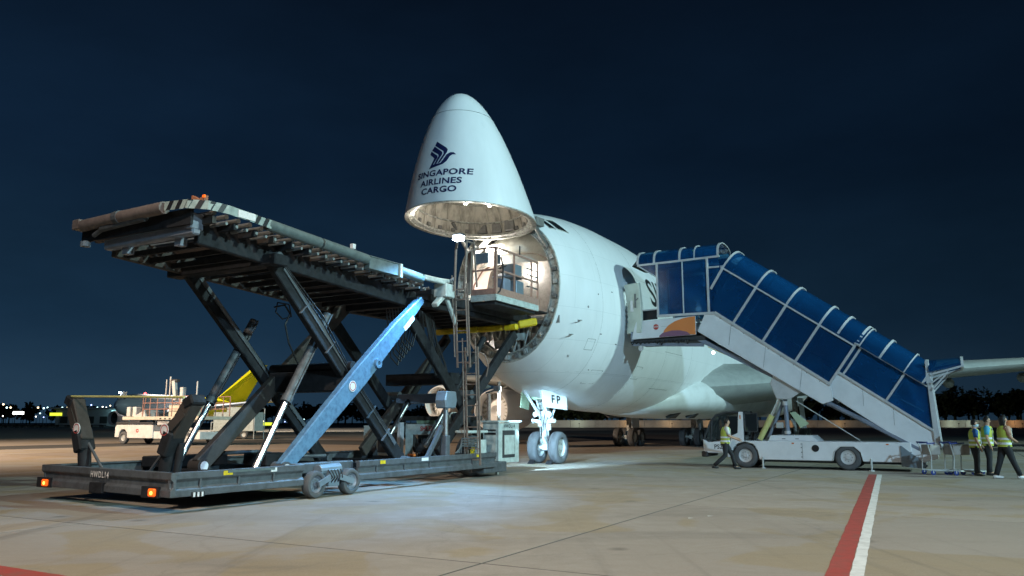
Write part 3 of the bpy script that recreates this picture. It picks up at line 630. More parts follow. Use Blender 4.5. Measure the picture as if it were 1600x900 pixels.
# base frame: rear beam, side beams, end pieces
zb0, zb1 = 0.29, 0.72
def channel(p, q, inward):
    """pressed side beam: web with two lips"""
    p, q, n = Vector(p), Vector(q), Vector(inward)
    mb = MB(); h = zb1-zb0
    prf = [(0, 0), (0, .12), (.05, .17), (.05, h-.17), (0, h-.12), (0, h), (.16, h), (.16, h-.03), (.11, h-.06), (.11, .06), (.16, 0)]
    for c in (0,):
        r0 = [p + n*x + Vector((0, 0, zb0+z)) for x, z in prf]; r1 = [q + n*x + Vector((0, 0, zb0+z)) for x, z in prf]
        mb.loft([r0, r1], cap0=True, cap1=True)
    return mb
rear = P('rear_beam', channel((NL, rn, 0), (FLs, rf, 0), (0.1, .99, 0)), 'loader_grey', bev=.008)
sideA = P('side_beam', channel((NL, rn+.02, 0), (NL, -8.15, 0), (-1, 0, 0)), 'loader_grey', bev=.008)
sideB = P('side_beam', channel((NL, -6.35, 0), (NL, -0.05, 0), (-1, 0, 0)), 'loader_grey', bev=.008)
P('side_beam', channel((FLs, rf+.02, 0), (FLs, -0.05, 0), (1, 0, 0)), 'loader_grey', bev=.008)
P('axle_beam', MB().beam((NL-.35, -8.2, .62), (NL-.35, -6.3, .62), .25, .22), 'loader_grey', bev=.02)
for s in (-9.6, -8.4, -6.2, -4.2, -2.2, -.2): P('cross_member', MB().box(FLs+.17, NL-.17, s-.1, s+.1, .3, .55), 'loader_dark', bev=.01)
P('floor_plate', MB().box(-2.6, 1.8, -10.4, -6.9, .27, .31), 'loader_dark')
P('hydraulic_tank', MB().box(-2.5, -1.5, -8.6, -6.9, .56, .82), 'loader_dark', bev=.03)
P('valve_block', MB().box(-1.0, -.2, -6.9, -6.1, .56, .86), 'loader_dark', bev=.03)
P('battery_box', MB().box(-2.4, -1.5, -5.4, -4.4, .56, .78), 'loader_grey', bev=.02)
P('pipe_run', MB().path([(-1.9, -6.9, .84), (-1.9, -5.6, .84), (-1.0, -5.4, .72), (-.6, -4.4, .72)], .05), 'loader_grey')
for l, s in ((1.75, rn-.045), (-2.28, rf-.015)):
    s_ = rn + (rf-rn)*(NL-l)/(NL-FLs) - .03
    hb = P('lamp_bracket', MB().box(l-.34, l+.12, s_-.02, s_+.03, .27, .47), 'loader_dark', rear)
    tl = P('tail_lamp', MB().box(l-.09, l+.09, s_-.085, s_-.022, .30, .44), 'amber', bev=.02, label='lit amber tail lamp'); P('bulb_glow', MB().lathe((l+.02, s_-.086, .365), (0, -1, 0), [(0, .035), (.006, .035), (.006, .001)], 14), 'amber_hot', tl)
# stencilled fleet number on the rear beam and the latch below it
xd = Vector((NL-FLs, rn-rf, 0)).normalized()
def rear_pt(l, z, off=.004): return Vector((l, rn + (rf-rn)*(NL-l)/(NL-FLs) - off, z))
lettering(text2d('HWDL14', .165, .92, .003, 1.22), rear_pt(-.25, .60, .006), xd, (0, 0, 1), 'sticker', LD, rear, label='white stencilled number on the rear beam')
P('tow_latch', MB().box(-.45, -.05, -11.22, -11.12, .26, .46), 'loader_dark', rear, .01)
P('step_slot', MB().box(NL-.01, NL+.012, -11.0, -10.72, .27, .36), 'black_print', sideA)
for k in range(3): P('vent_bar', MB().box(NL+.012, NL+.02, -10.97+.09*k, -10.93+.09*k, .275, .355), 'sticker', sideA)
P('access_plate', MB().box(NL-.01, NL+.012, -10.2, -9.0, .66, .70), 'bumper_green', sideA)
# swivel wheel set on the near side
for s in (-7.85, -6.72): wheel((NL+.0, s, .29), (1, 0, 0), .29, .22, LD, rm='loader_beam', rimr=.6)
P('wheel_yoke', MB().beam((NL-.18, -7.85, .29), (NL-.05, -7.3, .52), .1, .14).beam((NL+.14, -7.85, .29), (NL+.1, -7.45, .42), .05, .12), 'steel_blue')
P('wheel_yoke', MB().beam((NL-.18, -6.72, .29), (NL-.05, -7.2, .52), .1, .14).beam((NL+.14, -6.72, .29), (NL+.1, -7.15, .42), .05, .12), 'steel_blue')
P('drive_motor', MB().tube((NL-.12, -7.62, .56), (NL-.12, -6.95, .58), .13, 14).box(NL-.3, NL+.06, -7.45, -7.1, .22, .58), 'steel_blue', bev=.01)
for k in range(5): P('hydraulic_hose', MB().path([(NL+.08, -7.5+.1*k, .58), (NL+.14, -7.42+.08*k, .42), (NL+.02, -7.5+.12*k, .26)], .014, 6), 'hose')
# rear locking arms with a bar across
def locking_arm(l, sgn, s, zt):
    base, knee, top = Vector((l, s, .5)), Vector((l+.12*sgn, s, 1.32)), Vector((l+.62*sgn, s+.05, zt))
    a = P('locking_arm', MB().beam(knee-Vector((.02*sgn, 0, .12)), top, .28, .26, up=(sgn, 0, -.8)), 'loader_rust', bev=.02)
    P('arm_face', MB().beam(knee+Vector((.14*sgn, -.165, .18)), top+Vector((-.06*sgn, -.165, -.2)), .015, .17, up=(sgn, 0, -.8)), 'loader_rust', a)
    P('end_cap', MB().beam(top-Vector((.1*sgn, 0, .06)), top+Vector((.14*sgn, 0, .05)), .34, .2, up=(sgn, 0, -.8)), 'loader_dark', a, .03)
    P('lock_cylinder', MB().tube(base, knee-Vector((0, 0, .1)), .13, 14).tube(base+Vector((.2*sgn, .1, 0)), knee+Vector((.18*sgn, .1, -.1)), .07, 10), 'loader_dark', a, smooth=True)
    P('lock_rod', MB().tube(base+Vector((-.65*sgn, .05, 0)), knee+Vector((.02, .02, -.05)), .03, 8), 'loader_grey', a)
    P('pivot_plate', MB().beam(knee-Vector((.05*sgn, 0, .32)), knee+Vector((.12*sgn, 0, .12)), .36, .26, up=(sgn, 0, 0)), 'loader_dark', a, .03)
    c = knee + (top-knee)*.18 + Vector((-.06*sgn, -.18, .02))
    st_ = P('round_sticker', MB().lathe(c, (0, -1, 0), [(0, .12), (.008, .12), (.008, .001)], 24), 'sticker', a)
    P('sticker_ring', MB().lathe(c+Vector((0, -.01, 0)), (0, -1, 0), [(0, .10), (.002, .10), (.002, .085), (0, .085)], 24), 'red_print', a)
    return a, top
a1, t1 = locking_arm(1.42, 1, -11.0, 1.98); a2, t2 = locking_arm(-1.62, -1, -10.55, 2.05)
P('cross_bar', MB().tube(t1+Vector((-.15, -.1, .08)), t2+Vector((0, -.1, .10)), .022, 8), 'hydraulic_yellow')
# rear scissor lift
NP, FP_ = 1.62, -1.08
def arm(p, q, w, d, m, **k): return P('scissor_arm', MB().beam(p, q, w, d, up=(0, 1, 0)), m, bev=.02, **k)
for l, m1 in ((NP, 'loader_dark'), (FP_, 'loader_dark')):
    a_ = arm((l-.24, -8.62, 5.18), (l-.24, -3.75, .62), .18, .36, m1)
    P('arm_rib', MB().beam((l-.13, -8.3, 5.0), (l-.13, -4.1, 1.05), .03, .10, up=(0, 1, 0)), 'loader_grey', a_)
    for s_, z_ in ((-8.62, 5.18), (-3.75, .62)): P('pivot_pin', MB().tube((l-.45, s_, z_), (l+.05, s_, z_), .11, 16), 'loader_grey', a_, smooth=True)
blue = MB()
# the outer arm: deep in the middle, tapering to its ends
pts = [(-8.35, .62, .30), (-7.4, 1.42, .42), (-5.9, 2.72, .52), (-4.5, 3.98, .42), (-3.42, 4.92, .20)]
dirv = Vector((0, 4.93, 4.3)).normalized(); nrm = Vector((0, -dirv.z, dirv.y))
rg = []
for s_, z_, h_ in pts:
    c = Vector((NP, s_, z_)); rg.append([c+nrm*h_/2+Vector((.0, 0, 0)), c+nrm*h_/2+Vector((.2, 0, 0)), c-nrm*h_/2+Vector((.2, 0, 0)), c-nrm*h_/2])
bl = P('scissor_arm', blue.loft(rg, cap0=True, cap1=True), 'loader_blue', bev=.025, label='bright blue outer scissor arm')
P('arm_foot', MB().tube((NP-.1, -8.32, .62), (NP+.24, -8.32, .62), .16, 18), 'loader_grey', bl, smooth=True); P('foot_disc', MB().lathe((NP+.245, -8.32, .62), (1, 0, 0), [(0, .11), (.006, .11), (.006, .001)], 18), 'sticker', bl)
c = Vector((NP+.205, -6.25, 2.45)); P('round_sticker', MB().lathe(c, (1, 0, 0), [(0, .13), (.006, .13), (.006, .001)], 24), 'sticker', bl)
P('sticker_ring', MB().lathe(c+Vector((.007, 0, 0)), (1, 0, 0), [(0, .11), (.002, .11), (.002, .09), (0, .09)], 24), 'red_print', bl)
c = Vector((NP+.2, -5.35, 3.05)); P('pivot_boss', MB().lathe(c, (1, 0, 0), [(0, .13), (.07, .12), (.07, .06), (.04, .05), (.04, .001)], 20), 'loader_blue', bl, smooth=True)
P('name_plate', MB().beam(Vector((NP+.206, -4.25, 4.02)), Vector((NP+.206, -3.85, 4.38)), .006, .13, up=(0, -1, 1)), 'sticker', bl)
b2 = arm((FP_+.22, -8.32, .62), (FP_+.22, -3.42, 4.98), .20, .38, 'loader_rust')
P('arm_foot', MB().tube((FP_+.02, -8.3, .62), (FP_+.38, -8.3, .62), .17, 18), 'loader_rust', b2, smooth=True); P('foot_disc', MB().lathe((FP_+.385, -8.3, .62), (1, 0, 0), [(0, .11), (.006, .11), (.006, .001)], 18), 'sticker', b2)
P('torque_box', MB().box(FP_+.1, NP-.15, -6.2, -5.55, 2.35, 2.85), 'loader_dark', bev=.02)
P('torque_tube', MB().tube((FP_, -6.0, 2.95), (NP, -6.0, 2.95), .12, 14), 'loader_dark', smooth=True)
P('inner_brace', MB().beam((NP-.5, -6.5, 3.6), (NP-.5, -5.2, 2.3), .1, .28, up=(0, 1, 0)), 'loader_blue', bev=.02)
for l in (1.05, -1.45):
    p0, p1, p2 = Vector((l, -8.45, .60)), Vector((l, -7.6, 2.10)), Vector((l, -6.35, 4.20))
    cy = P('lift_cylinder', MB().tube(p1, p2, .115, 18), 'loader_grey', smooth=True)
    P('cylinder_rod', MB().tube(p0, p1, .075, 18), 'chrome', cy, smooth=True); P('gland', MB().tube(p1-(p2-p1).normalized()*.06, p1+(p2-p1).normalized()*.1, .135, 18), 'loader_grey', cy, smooth=True)
    P('cylinder_pipe', MB().tube(p1+Vector((.14, 0, 0)), p2+Vector((.14, 0, 0)), .02, 6), 'loader_grey', cy)
P('hose_loop', MB().path([(-.4, -6.7, 4.45), (-.4, -6.35, 4.55), (-.4, -6.15, 4.35), (-.4, -6.3, 4.05), (-.4, -6.15, 3.6), (-.4, -5.8, 3.1)], .022, 6), 'hose')
P('hose_loop', MB().path([(-.5, -6.55, 4.35), (-.5, -6.3, 4.2), (-.5, -6.0, 4.3), (-.5, -6.1, 4.6), (-.5, -6.5, 4.6), (-.5, -6.55, 4.35)], .016, 6), 'hose')
# raised deck: frame beams, cross members, side bumpers, rollers
DR, DF = -11.04, -3.15
for l in (1.30, -1.30):
    P('deck_beam', MB().beam((l, DR+.5, zd(DR+.5)-.42), (l, DF, zd(DF)-.46), .16, .46), 'loader_dark' if l > 0 else 'loader_rust', bev=.02)
for k in range(15):
    s = DR+.45+k*.54; P('cross_member', MB().box(-1.85, 1.85, s-.05, s+.05, zd(s)-.30, zd(s)-.16), 'loader_rust' if k % 3 == 0 else 'loader_dark')
for k in range(13):
    s = DR+.8+k*.56; P('lower_brace', MB().box(-1.2, 1.2, s-.04, s+.04, zd(s)-.62, zd(s)-.50), 'loader_dark')
for k in range(27):
    s = DR+.75+k*.265; P('roller', MB().tube((1.40, s, zd(s)-.23), (1.86, s, zd(s)-.23), .035, 8), 'roller')
for k in range(27):
    s = DR+.75+k*.265; P('roller', MB().tube((-1.86, s, zd(s)-.23), (-1.40, s, zd(s)-.23), .035, 8), 'roller')
for k in range(24):
    s = DR+.5+k*.31; P('deck_roller', MB().tube((-1.78, s, zd(s)-.07), (1.78, s, zd(s)-.07), .055, 8), 'roller')
def tube_run(name, l, s0, s1, r, m, n): 
    for k in range(n):
        a, b = s0+(s1-s0)*k/n, s0+(s1-s0)*(k+1)/n
        P(name, MB().tube((l, a+.03, zd(a)), (l, b-.03, zd(b)), r, 16), m, smooth=True)
tube_run('side_bumper', 1.95, -9.35, -6.0, .125, 'bumper_green', 2)
tube_run('side_bumper', -1.95, -10.7, DF, .125, 'bumper_green', 4)
tube_run('side_bumper', 1.95, -4.75, -3.7, .13, 'bumper_green', 1)
P('side_guide', MB().box(1.84, 2.03, -6.0, -4.8, zd(-5.4)-.20, zd(-5.4)+.10).box(1.83, 2.045, -6.0, -4.8, zd(-5.4)+.10, zd(-5.4)+.13), 'bumper_green', bev=.01)
P('guide_end', MB().box(1.80, 2.07, -4.80, -4.70, zd(-4.75)-.2, zd(-4.75)+.16), 'loader_white', bev=.01)
# striped corner piece at the near rear corner
cor = MB(); cp = [(1.05, DR-.10), (1.62, DR-.02), (1.93, DR+.22), (2.06, DR+.62), (2.06, DR+1.75)]
for w_, (p, q) in enumerate(zip(cp, cp[1:])):
    cor.add([(*p, zd(p[1])-.10), (*q, zd(q[1])-.10), (*q, zd(q[1])+.08), (*p, zd(p[1])+.08), (p[0]*.93, p[1]+.12, zd(p[1])+.08), (q[0]*.93, q[1]+.1, zd(q[1])+.08)], [(0, 1, 2, 3), (3, 2, 5, 4)])
corner = P('corner_guard', cor, 'bumper_pale', label='corner guard with diagonal hazard stripes')
def along(t):
    d = [math.dist(p, q) for p, q in zip(cp, cp[1:])]; x = t*sum(d)
    for (p, q), L_ in zip(zip(cp, cp[1:]), d):
        if x <= L_: return (p[0]+(q[0]-p[0])*x/L_, p[1]+(q[1]-p[1])*x/L_)
        x -= L_
    return cp[-1]
def outw(p): v = Vector((p[0]-.9, p[1]-(DR+1.6), 0)).normalized()*.006; return v
for k in range(11):
    if 6 <= k <= 7: continue
    t = .02+k*.088; vs = []
    for a, z in ((t, -.098), (t+.042, -.098), (t+.076, .078), (t+.034, .078)):
        p = along(min(a, 1)); vs.append(Vector((p[0], p[1], zd(p[1])+z))+outw(p))
    P('hazard_stripe', MB().add(vs, [(0, 1, 2, 3)]), 'black_print', corner)
P('notice_plate', MB().box(2.066, 2.072, DR+.85, DR+1.30, 5.67, 5.82), 'sticker', corner)
# rear bumper tubes
P('rear_bumper', MB().tube((-.35, DR-.06, 5.76), (1.0, DR-.06, 5.78), .125, 16), 'bumper_pink', smooth=True)
P('rear_bumper', MB().tube((-1.65, DR-.02, 5.74), (-.48, DR-.05, 5.76), .125, 16), 'bumper_pink', smooth=True)
P('bumper_joint', MB().tube((-.49, DR-.06, 5.76), (-.34, DR-.06, 5.76), .14, 12), 'loader_grey')
P('bumper_end', MB().box(-1.90, -1.66, DR-.12, DR+.2, 5.66, 5.88), 'bumper_pink', bev=.02)
P('rear_plate', MB().box(-1.85, 1.6, DR+.10, DR+.16, 5.42, 5.74), 'loader_dark')
P('latch_arm', MB().tube((-1.0, DR-.02, 5.60), (.4, DR-.02, 5.66), .07, 10).tube((-1.3, DR+.02, 5.5), (-1.0, DR-.02, 5.58), .05, 10), 'loader_grey')
P('rear_shelf', MB().beam((-1.30, DR+.35, 5.34), (1.55, DR+.30, 5.36), .20, .22), 'loader_beam', bev=.03)
P('shelf_hanger', MB().box(1.40, 1.56, DR+.15, DR+.45, 5.35, 5.68), 'loader_beam', bev=.02)
for l in (-.7, .95): P('shelf_foot', MB().box(l-.09, l+.09, DR+.34, DR+.5, 5.10, 5.26), 'loader_beam')
P('bumper_pad', MB().lathe((-1.62, DR+.05, 5.42), (0, 0, -1), [(0, .05), (.02, .1), (.12, .1), (.14, .02)], 12), 'steel_blue')
P('beacon_bracket', MB().prism([(1.38, DR+.25, 5.86), (1.74, DR+.25, 5.86), (1.76, DR+.25, 6.02), (1.60, DR+.25, 5.95), (1.39, DR+.25, 6.06)], (0, .10, 0)), 'dull_orange')
P('marker_lamp', MB().box(1.74, 1.80, DR+.22, DR+.25, 5.96, 6.01), 'amber')
P('rail_lamp', MB().box(1.90, 1.99, -6.6, -6.5, zd(-6.5)+.14, zd(-6.5)+.26).box(1.94, 1.96, -6.57, -6.54, zd(-6.5)+.05, zd(-6.5)+.15), 'sticker')
# underside cross tube at scissor heads
P('head_beam', MB().box(-1.75, 1.75, -8.85, -8.45, 4.98, 5.22), 'loader_dark', bev=.02)
P('head_beam', MB().box(-1.75, 1.75, -3.6, -3.3, 4.75, 4.98), 'loader_dark', bev=.02)
# transfer plates lit by the work lamp at the front of the deck
P('transfer_plate', MB().beam((1.93, -3.62, 5.50), (1.93, -2.55, 5.52), .16, .14), 'loader_white', bev=.02)
P('transfer_plate', MB().beam((1.75, -2.9, 5.56), (1.75, -2.1, 5.62), .3, .10), 'loader_white', bev=.02)
P('hinge_block', MB().box(1.62, 2.05, -2.65, -2.20, 5.10, 5.48).beam((1.83, -2.55, 5.1), (1.83, -2.9, 4.82), .2, .12).beam((1.83, -2.3, 5.1), (1.83, -1.8, 4.4), .1, .12), 'loader_white', bev=.02)
P('hand_wheel', MB().tube((1.9, -2.25, 5.6), (1.9, -2.0, 5.72), .05, 10), 'loader_beam')
# ---- front bridge lift
BZ = 5.42
P('bridge_frame', MB().box(-1.95, 1.25, -2.9, 4.05, BZ-.34, BZ-.06), 'loader_dark', bev=.02)
for k in range(16): P('bridge_roller', MB().tube((-1.9, -2.7+k*.43, BZ), (1.2, -2.7+k*.43, BZ), .06, 8), 'roller')
P('bridge_beam', MB().box(.9, 1.15, -3.0, 3.7, BZ-.52, BZ-.34), 'loader_dark', bev=.02); P('bridge_beam', MB().box(-1.75, -1.5, -3.0, 3.7, BZ-.52, BZ-.34), 'loader_dark', bev=.02)
for k in range(9): P('bridge_brace', MB().box(-1.7, 1.1, -2.6+k*.72, -2.48+k*.72, BZ-.50, BZ-.36), 'loader_dark')
yb = [(-2.2, -1.05), (-1.02, -.45), (-.42, .55), (.62, 1.12)]
for a, b in yb: P('yellow_bumper', MB().beam((a+.35, 2.6, 4.80), (b+.35, 2.6, 4.82), .22, .20), 'yellow', bev=.04)
P('yellow_bumper', MB().beam((1.42, 2.75, 4.90), (1.95, 3.1, 5.02), .24, .26), 'yellow', bev=.04)
P('bridge_lip', MB().box(-1.9, 1.75, 3.75, 4.35, 5.44, 5.50), 'loader_dark', bev=.01)
for l, m in ((1.2, 'loader_dark'), (-1.55, 'loader_dark')):
    arm((l-.22, -3.0, 4.62), (l-.22, 1.45, .72), .16, .34, m)
    arm((l+.02, 2.85, 4.62), (l+.02, -1.75, .72), .16, .34, 'loader_dark' if l > 0 else 'loader_rust')
    P('pivot_pin', MB().tube((l-.35, -.1, 2.45), (l+.15, -.1, 2.45), .13, 16), 'loader_grey', smooth=True)
P('cross_tube', MB().box(-1.5, 1.0, -.75, -.25, 2.75, 3.1), 'loader_dark', bev=.02)
P('cross_tube', MB().box(-1.5, 1.0, -.2, .15, 2.2, 2.5), 'stair_beam', bev=.02)
for l in (.55, -1.0):
    c_ = P('lift_cylinder', MB().tube((l, -.2, 2.2), (l, 1.9, 4.4), .10, 14), 'loader_dark', smooth=True); P('cylinder_rod', MB().tube((l, -1.4, .9), (l, -.2, 2.2), .065, 14), 'chrome', c_, smooth=True)
rnd = random.Random(3)
for k in range(16):                               # hanging hydraulic hoses
    s_ = -2.4+k*.09; l_ = .95-.03*k
    P('hydraulic_hose', MB().path([(l_, s_, BZ-.6), (l_+rnd.uniform(-.1, .1), s_+.15, 4.1), (l_, s_+.55+rnd.uniform(-.1, .2), 3.4), (l_, s_+.9, 3.0), (l_-.2, s_+1.2, 2.95)], .022, 6), 'hose')
# ---- operator platform beside the bridge
PL0, PL1, PS0, PS1, PZ = 1.28, 2.20, -.12, 2.78, 5.52
pf = P('operator_platform', MB().box(PL0, PL1, PS0, PS1, PZ-.06, PZ).box(PL1-.06, PL1, PS0, PS1, PZ-.20, PZ-.06).box(PL0, PL1, PS0, PS0+.06, PZ-.20, PZ-.06), 'loader_white', bev=.008)
P('platform_beam', MB().box(PL0+.05, PL1-.1, PS0+.1, PS1-.1, PZ-.30, PZ-.20), 'loader_dark', pf)
P('toe_board', MB().box(PL1-.03, PL1, PS0, PS1, PZ, PZ+.22), 'rail_red', pf); P('toe_board', MB().box(PL0, PL1, PS0, PS0+.03, PZ, PZ+.18), 'rail_red', pf)
def rail(p, q, w=.055, m='rail_red'): return P('railing', MB().beam(p, q, w, w), m, pf)
for l, s in ((PL1-.03, PS0+.03), (PL0+.03, PS0+.03), (PL1-.03, PS1-.03), (PL1-.03, 1.1), (PL1-.03, 2.3)):
    P('rail_post', MB().beam((l, s, PZ), (l, s, PZ+1.50), .09 if s < 0 and l > 2 else .05, .09 if s < 0 and l > 2 else .05), 'rail_red', pf)
for z in (1.48, .78): rail((PL1-.03, PS0, PZ+z), (PL1-.03, PS1, PZ+z)); rail((PL0, PS0+.03, PZ+z), (PL1, PS0+.03, PZ+z))
for z in (.55, .95, 1.15): rail((PL1-.03, 1.95, PZ+z), (PL1-.03, PS1, PZ+z), .035, 'loader_grey')
P('control_console', MB().box(1.75, 2.10, .55, 1.0, PZ, PZ+.62).prism([(1.70, .45, PZ+.62), (2.12, .45, PZ+.62), (2.12, 1.02, PZ+.82), (1.70, 1.02, PZ+.82)], (0, 0, .05)), 'stair_beam', bev=.02)
sw = P('steering_wheel', MB().path([(1.93+.2*math.cos(a), .62+.17*math.sin(a), PZ+1.0+.09*math.sin(a)) for a in [2*math.pi*k/20 for k in range(21)]], .018, 6).tube((1.93, .7, PZ+.8), (1.93, .62, PZ+1.0), .02).tube((1.75, .62, PZ+1.0), (2.11, .62, PZ+1.0), .012), 'hose')
P('control_cabinet', MB().box(1.70, 2.12, 1.35, 1.85, PZ, PZ+.66), 'steel_blue', bev=.02); P('control_cabinet', MB().box(1.72, 2.10, 1.2, 1.75, PZ+.72, PZ+1.2), 'steel_blue', bev=.02)
P('display_panel', MB().box(1.36, 1.85, -.02, .02, PZ+1.02, PZ+1.36), 'steel_blue', bev=.01); P('display_panel', MB().box(1.95, 2.15, .2, .24, PZ+1.0, PZ+1.3), 'steel_blue')
P('hydraulic_hose', MB().path([(PL1+.02, .15, PZ+1.2), (PL1+.06, .22, PZ+.9), (PL1+.06, .2, PZ+.5), (PL1+.02, .1, PZ+.12), (PL1, -.05, PZ+.02)], .025, 6), 'hose')
P('work_light_post', MB().tube((PL1-.1, 1.6, PZ+1.5), (PL1-.1, 1.6, PZ+1.85), .02), 'hose', pf)
# ---- access ladders
def ladder(l, s0, z0, s1, z1, w, n, lean):
    lad = P('ladder', MB().beam((l, s0, z0), (l, s1, z1), .04, .05, up=(1, 0, 0)).beam((l-w, s0, z0), (l-w, s1, z1), .04, .05, up=(1, 0, 0)), 'ladder_paint')
    for k in range(n):
        t = (k+.5)/n; s, z = s0+(s1-s0)*t, z0+(z1-z0)*t; P('rung', MB().tube((l, s, z), (l-w, s, z), .018, 6), 'ladder_paint', lad)
    P('ladder_rail', MB().tube((l+.02, s0-.16, z0+.3), (l+.02, s1-.16, z1+.25), .018, 8).tube((l-w, s0-.16, z0+.3), (l-w, s1-.16, z1+.25), .018, 8), 'ladder_paint', lad)
    return lad
ladder(2.42, -1.35, .40, -1.55, 3.75, .42, 11, 0)
ladder(2.30, -1.75, 3.15, -1.95, 5.55, .42, 8, 0)
P('ladder_hoop', MB().path([(2.45, -1.5, 3.6), (2.62, -1.45, 3.5), (2.7, -1.4, 3.2), (2.6, -1.35, 2.9)], .02, 6), 'ladder_paint')
P('grab_rail', MB().path([(2.05, -1.7, 5.5), (2.05, -1.6, 6.9), (2.05, -1.2, 6.9), (2.05, -1.0, 5.6)], .03, 8), 'ladder_paint')
P('grab_rail', MB().beam((1.75, -1.0, 5.4), (1.75, -.9, 6.75), .1, .12).path([(1.9, -1.5, 5.5), (1.9, -1.35, 6.6), (1.9, -.7, 6.9)], .03, 8), 'ladder_paint')
# work lamp on its pole
WL = Vector((2.95, -3.42, 6.46))
wp = P('lamp_pole', MB().path([(2.1, -2.3, 5.3), (2.2, -2.4, 6.5), (2.95, -3.42, 6.64)], .035, 10), 'ladder_paint')
P('work_lamp', MB().box(WL.x-.14, WL.x+.14, WL.y-.10, WL.y+.10, WL.z+.112, WL.z+.17), 'loader_grey', wp, .01)
P('lamp_glass', MB().box(WL.x-.12, WL.x+.12, WL.y-.12, WL.y+.085, WL.z-.01, WL.z+.11), 'lamp_white', wp)
lo = lamp('work_light', 'SPOT', (0, 0, 0), 4000, (0.20, 0.55, 1.0), shadow_soft_size=0.12, spot_size=R(84), spot_blend=.6); lo.parent = LD.o; lo.location = WL - LD.base + Vector((0, 0, -.05)); lo.rotation_euler = Vector((-.55, -2.9, -5.5)).to_track_quat('-Z', 'Y').to_euler()
W2 = Vector((2.0, .35, 2.62))
w2 = P('work_lamp', MB().box(W2.x-.1, W2.x+.1, W2.y-.10, W2.y+.02, W2.z-.08, W2.z+.08).tube((1.6, .3, 2.5), (2.0, .3, 2.6), .03), 'loader_grey', bev=.01)
P('lamp_glass', MB().box(W2.x-.09, W2.x+.09, W2.y+.02, W2.y+.035, W2.z-.07, W2.z+.07), 'lamp_white', w2)
lo = lamp('work_light', 'SPOT', (0, 0, 0), 15000, (0.42, 0.74, 1.0), shadow_soft_size=0.08, spot_size=R(50), spot_blend=.7); lo.parent = LD.o; lo.location = W2 - LD.base + Vector((0, .05, 0)); lo.rotation_euler = Vector((-2.0, 7.4, -2.9)).to_track_quat('-Z', 'Y').to_euler()
# ---- power unit and front chassis
P('jack_post', MB().box(1.93, 2.13, -2.66, -2.46, .45, 1.25), 'loader_grey', bev=.02)
jr = P('jack_rod', MB().tube((2.03, -2.56, 1.2), (2.03, -2.56, 2.05), .075, 16), 'chrome', smooth=True)
P('jack_head', MB().prism([(1.85, -2.8, 1.98), (1.85, -2.32, 1.98), (1.85, -2.25, 2.2), (1.85, -2.3, 2.45), (1.85, -2.78, 2.45), (1.85, -2.85, 2.2)], (.36, 0, 0)), 'steel_blue', bev=.03)
P('jack_chain', MB().beam((1.9, -2.35, .8), (1.9, -2.35, 2.1), .1, .06), 'loader_dark')
P('ramp_brace', MB().beam((2.0, -3.4, .65), (2.0, -2.7, 1.5), .08, .12), 'loader_grey')
def frame_panel(l0, l1, s, z0, z1, op, m='loader_white'):
    """rear-facing panel with an opening, as four bars"""
    a, b, c, d = op; mb = MB()
    mb.box(l0, a, s, s+.06, z0, z1); mb.box(b, l1, s, s+.06, z0, z1); mb.box(a, b, s, s+.06, d, z1); mb.box(a, b, s, s+.06, z0, c); return P('chassis_panel', mb, m)
pnl = frame_panel(-1.2, .3, -.02, .45, 1.55, (-.95, -.1, .55, 1.22))
lettering(text2d('SHL3200CM', .20, .92, .004), (-.15, -.03, 1.40), (1, 0, 0), (0, 0, 1), 'red_print', LD, pnl, label='red stencilled number on the white chassis')
P('chassis_panel', MB().box(-2.8, -1.3, -.15, -.08, .35, 1.5), 'loader_white'); P('panel_opening', MB().box(-2.2, -1.45, -.17, -.155, .65, 1.28), 'stair_dark')
P('access_hatch', MB().box(-2.62, -2.3, -.17, -.155, .5, 1.2), 'steel_blue'); P('chassis_post', MB().box(-1.32, -1.2, -.3, -.1, .5, 1.6), 'sticker', bev=.01)
P('engine_block', MB().box(-.9, -.15, .2, .9, .5, 1.2).tube((-.8, .15, .8), (-.2, .15, .8), .2, 14).tube((-.5, .1, .6), (-.5, .1, 1.1), .13, 12), 'stair_dark', bev=.03)
for k in range(8): P('engine_hose', MB().path([(-.85+.1*k, .1, 1.1), (-.8+.09*k+rnd.uniform(-.1, .1), .0, .8), (-.85+.1*k+rnd.uniform(-.1, .1), .05, .5)], .022, 6), ('hose', 'loader_grey', 'bumper_pink')[k % 3])
P('fuel_can', MB().box(-.95, -.7, -.25, -.1, .42, .62), 'orange', bev=.02)
P('upper_rail', MB().box(-2.6, 1.4, .3, .45, 1.66, 1.80), 'loader_rust', bev=.01); P('cabinet', MB().box(.0, .35, .2, .6, 1.55, 1.92), 'sticker', bev=.02); P('cabinet', MB().box(.4, .75, .25, .6, 1.52, 1.9), 'stair_beam', bev=.02)
P('grille', MB().box(-1.0, -.3, .3, .34, 1.56, 1.66), 'primer_green')
wheel((1.45, -.35, .62), (1, 0, 0), .60, .4, LD, rm='yellow', rimr=.45)
wheel((-2.4, .4, .62), (1, 0, 0), .60, .4, LD, rm='yellow', rimr=.45)
P('mud_guard', MB().box(1.2, 1.7, -.95, .3, 1.28, 1.36), 'loader_white', bev=.02)
bx = P('equipment_box', MB().box(1.2, 1.78, .80, .86, .30, 1.62).box(1.2, 1.74, .86, 2.2, .34, 1.58), 'loader_white', bev=.01, label='pale equipment box with stencilled number at the loader front')
P('box_top', MB().box(1.16, 1.80, .74, 2.26, 1.60, 1.66), 'loader_white', bx)
for z0 in (.48, 1.22):
    P('vent_slot', MB().box(1.27, 1.68, .785, .80, z0, z0+.06).box(1.27, 1.68, .785, .80, z0+.12, z0+.16), 'black_print', bx)
P('door_panel', MB().box(1.27, 1.70, .782, .80, .66, 1.16), 'loader_white', bx, .005)
